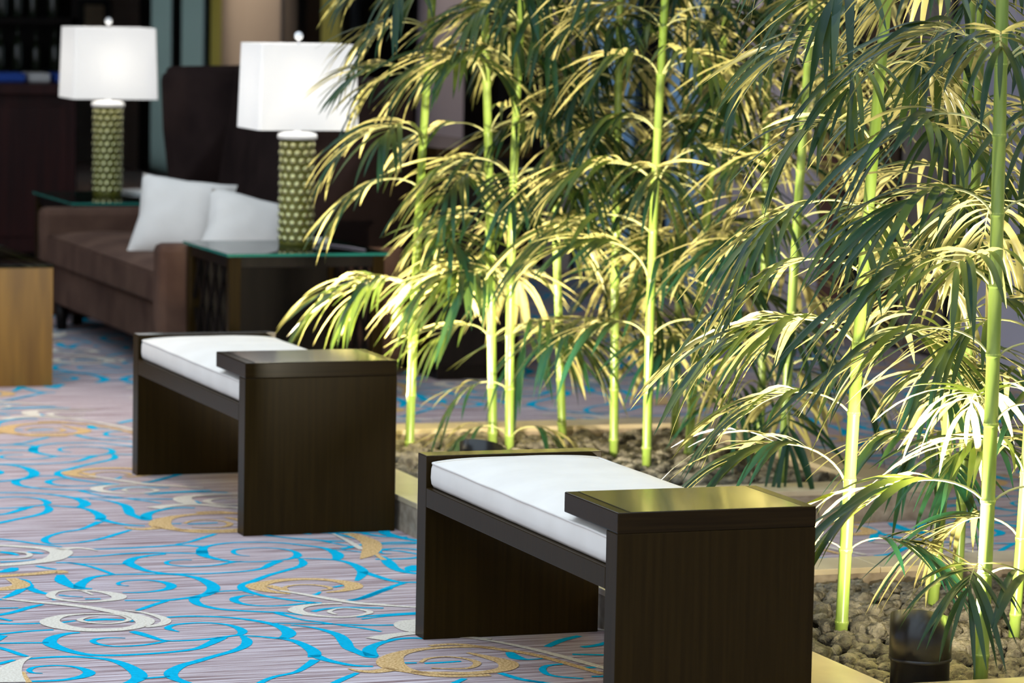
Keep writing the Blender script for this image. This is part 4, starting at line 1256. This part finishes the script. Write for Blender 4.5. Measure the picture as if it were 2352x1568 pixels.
# ------------------------------------------------------------------ console behind the sofa
def console():
    x0, x1, y0, y1, zt = 4.60, 4.98, 13.62, 15.9, 0.935
    cx, cy = (x0 + x1) / 2, (y0 + y1) / 2
    t = empty('console_table', (cx, cy, 0))
    tag(t, 'tall dark wood console standing against the back of the sofa', 'console')
    def B(nm, a, b, c, d, e, f, mat, bv=0.002):
        return MB().box(a - cx, b - cx, c - cy, d - cy, e, f, 0, bv).build(nm, mat, t)
    B('body', x0 + .01, x1 - .01, y0 + .015, y1 - .015, 0.06, zt - .035, 'black_wood')
    B('plinth', x0 + .03, x1 - .03, y0 + .04, y1 - .04, 0, 0.06, 'black_wood')
    B('top', x0, x1 + .02, y0, y1, zt - .035, zt, 'espresso_h')
    for k in range(3):
        a = y0 + .05 + k * .74
        d = B('door', x0 + .003, x0 + .012, a, a + .70, .10, zt - .06, 'espresso')
console()

# ------------------------------------------------------------------ bar in the far left
def bar():
    t = empty('bar_counter', (2.5, 19.9, 0))
    tag(t, 'dark red-brown wooden bar counter in the far left background', 'bar counter')
    def B(nm, a, b, c, d, e, f, mat, bv=0.003):
        return MB().box(a - 2.5, b - 2.5, c - 19.9, d - 19.9, e, f, 0, bv).build(nm, mat, t)
    B('body', 0.4, 4.50, 19.58, 20.25, 0.05, 0.93, 'bar_wood')
    B('plinth', 0.4, 4.47, 19.62, 20.2, 0, 0.05, 'black_wood')
    B('counter_top', 0.35, 4.56, 19.46, 20.32, 0.93, 0.985, 'bar_wood')
    for k in range(5):
        x = 0.55 + k * 0.80
        B('panel', x, x + 0.70, 19.565, 19.585, 0.14, 0.86, 'bar_wood')
bar()
principled('glint_blue', (0.04, 0.12, 0.55), 0.7, 0.2)  # blue light and reflections on the bar top, built as coloured blocks
for nm, x, sx, mt, lb in (('blue_glint', 4.12, 0.13, 'glint_blue', 'blue block standing for blue light on the left end of the bar counter'), ('pale_glint', 4.33, 0.06, 'paper', 'small pale block standing for light reflected on the bar counter beside the lamp shade'), ('blue_glint', 4.47, 0.05, 'glint_blue', 'blue block standing for blue light on the bar counter right next to the lamp shade')):
    o = MB().box(-sx, sx, -0.12, 0.12, 0, 0.05, 0, 0.01).build(nm, mt, None, (x, 19.85, 0.9855))
    tag(o, lb, nm.split('_')[1])
def back_bar():
    x0, x1, y0, y1 = 1.0, 5.2, 22.6, 23.0
    t = empty('shelf_unit', (3.1, 22.8, 0))
    tag(t, 'dark back-bar shelf unit with bottles behind the bar', 'shelf')
    def B(nm, a, b, c, d, e, f, mat='black_wood', bv=0.0):
        return MB().box(a - 3.1, b - 3.1, c - 22.8, d - 22.8, e, f, 0, bv).build(nm, mat, t)
    B('back', x0, x1, y1 - .02, y1, 0, 2.4)
    for z in (0.0, 0.55, 0.92, 1.26, 1.62, 2.36):
        B('shelf', x0, x1, y0, y1 - .02, z, z + .04)
    for x in (x0, 2.4, 3.8, x1 - .04):
        B('upright', x, x + .04, y0, y1 - .02, 0, 2.4)
    bm_ = MB().lathe([(0, 0), (.036, 0), (.038, .01), (.038, .16), (.030, .19), (.013, .22), (.012, .275), (.015, .278), (.015, .29), (0, .29)], 12)
    me = bm_.mesh('bottle', 'bottle_glass')
    rr = random.Random(4)
    for z in (0.96, 1.30):
        x = 4.05
        while x < 5.12:
            o = bpy.data.objects.new('bottle', me)
            COL.objects.link(o)
            o.location = (x, 22.74 + rr.uniform(-.05, .05), z + .0005)
            s = rr.uniform(0.85, 1.05)
            o.scale = (s, s, s)
            tag(o, 'dim dark bottle standing on the ' + ('lower' if z < 1 else 'upper') + ' back-bar shelf', 'bottle', 'bottles on the back-bar shelves')
            x += rr.uniform(0.10, 0.13)
back_bar()
t = empty('framed_panel', (6.88, 29.37, 1.0))
tag(t, 'cream panel in a black frame on the far wall above the far lamp', 'panel')
MB().box(-0.18, 0.14, -0.03, 0.02, 0.02, 0.36).build('frame', 'frame_black', t)
MB().box(-0.07, 0.09, -0.045, -0.03, 0.02, 0.31).build('insert', 'panel_cream', t)
o = MB().box(-0.06, 0.06, -0.02, 0.02, -0.06, 0.06, 0, 0.004).build('blue_sign', 'sign_blue', None, (6.55, 29.36, 1.36))
tag(o, 'small blue sign on the far wall beside the framed panel', 'sign')
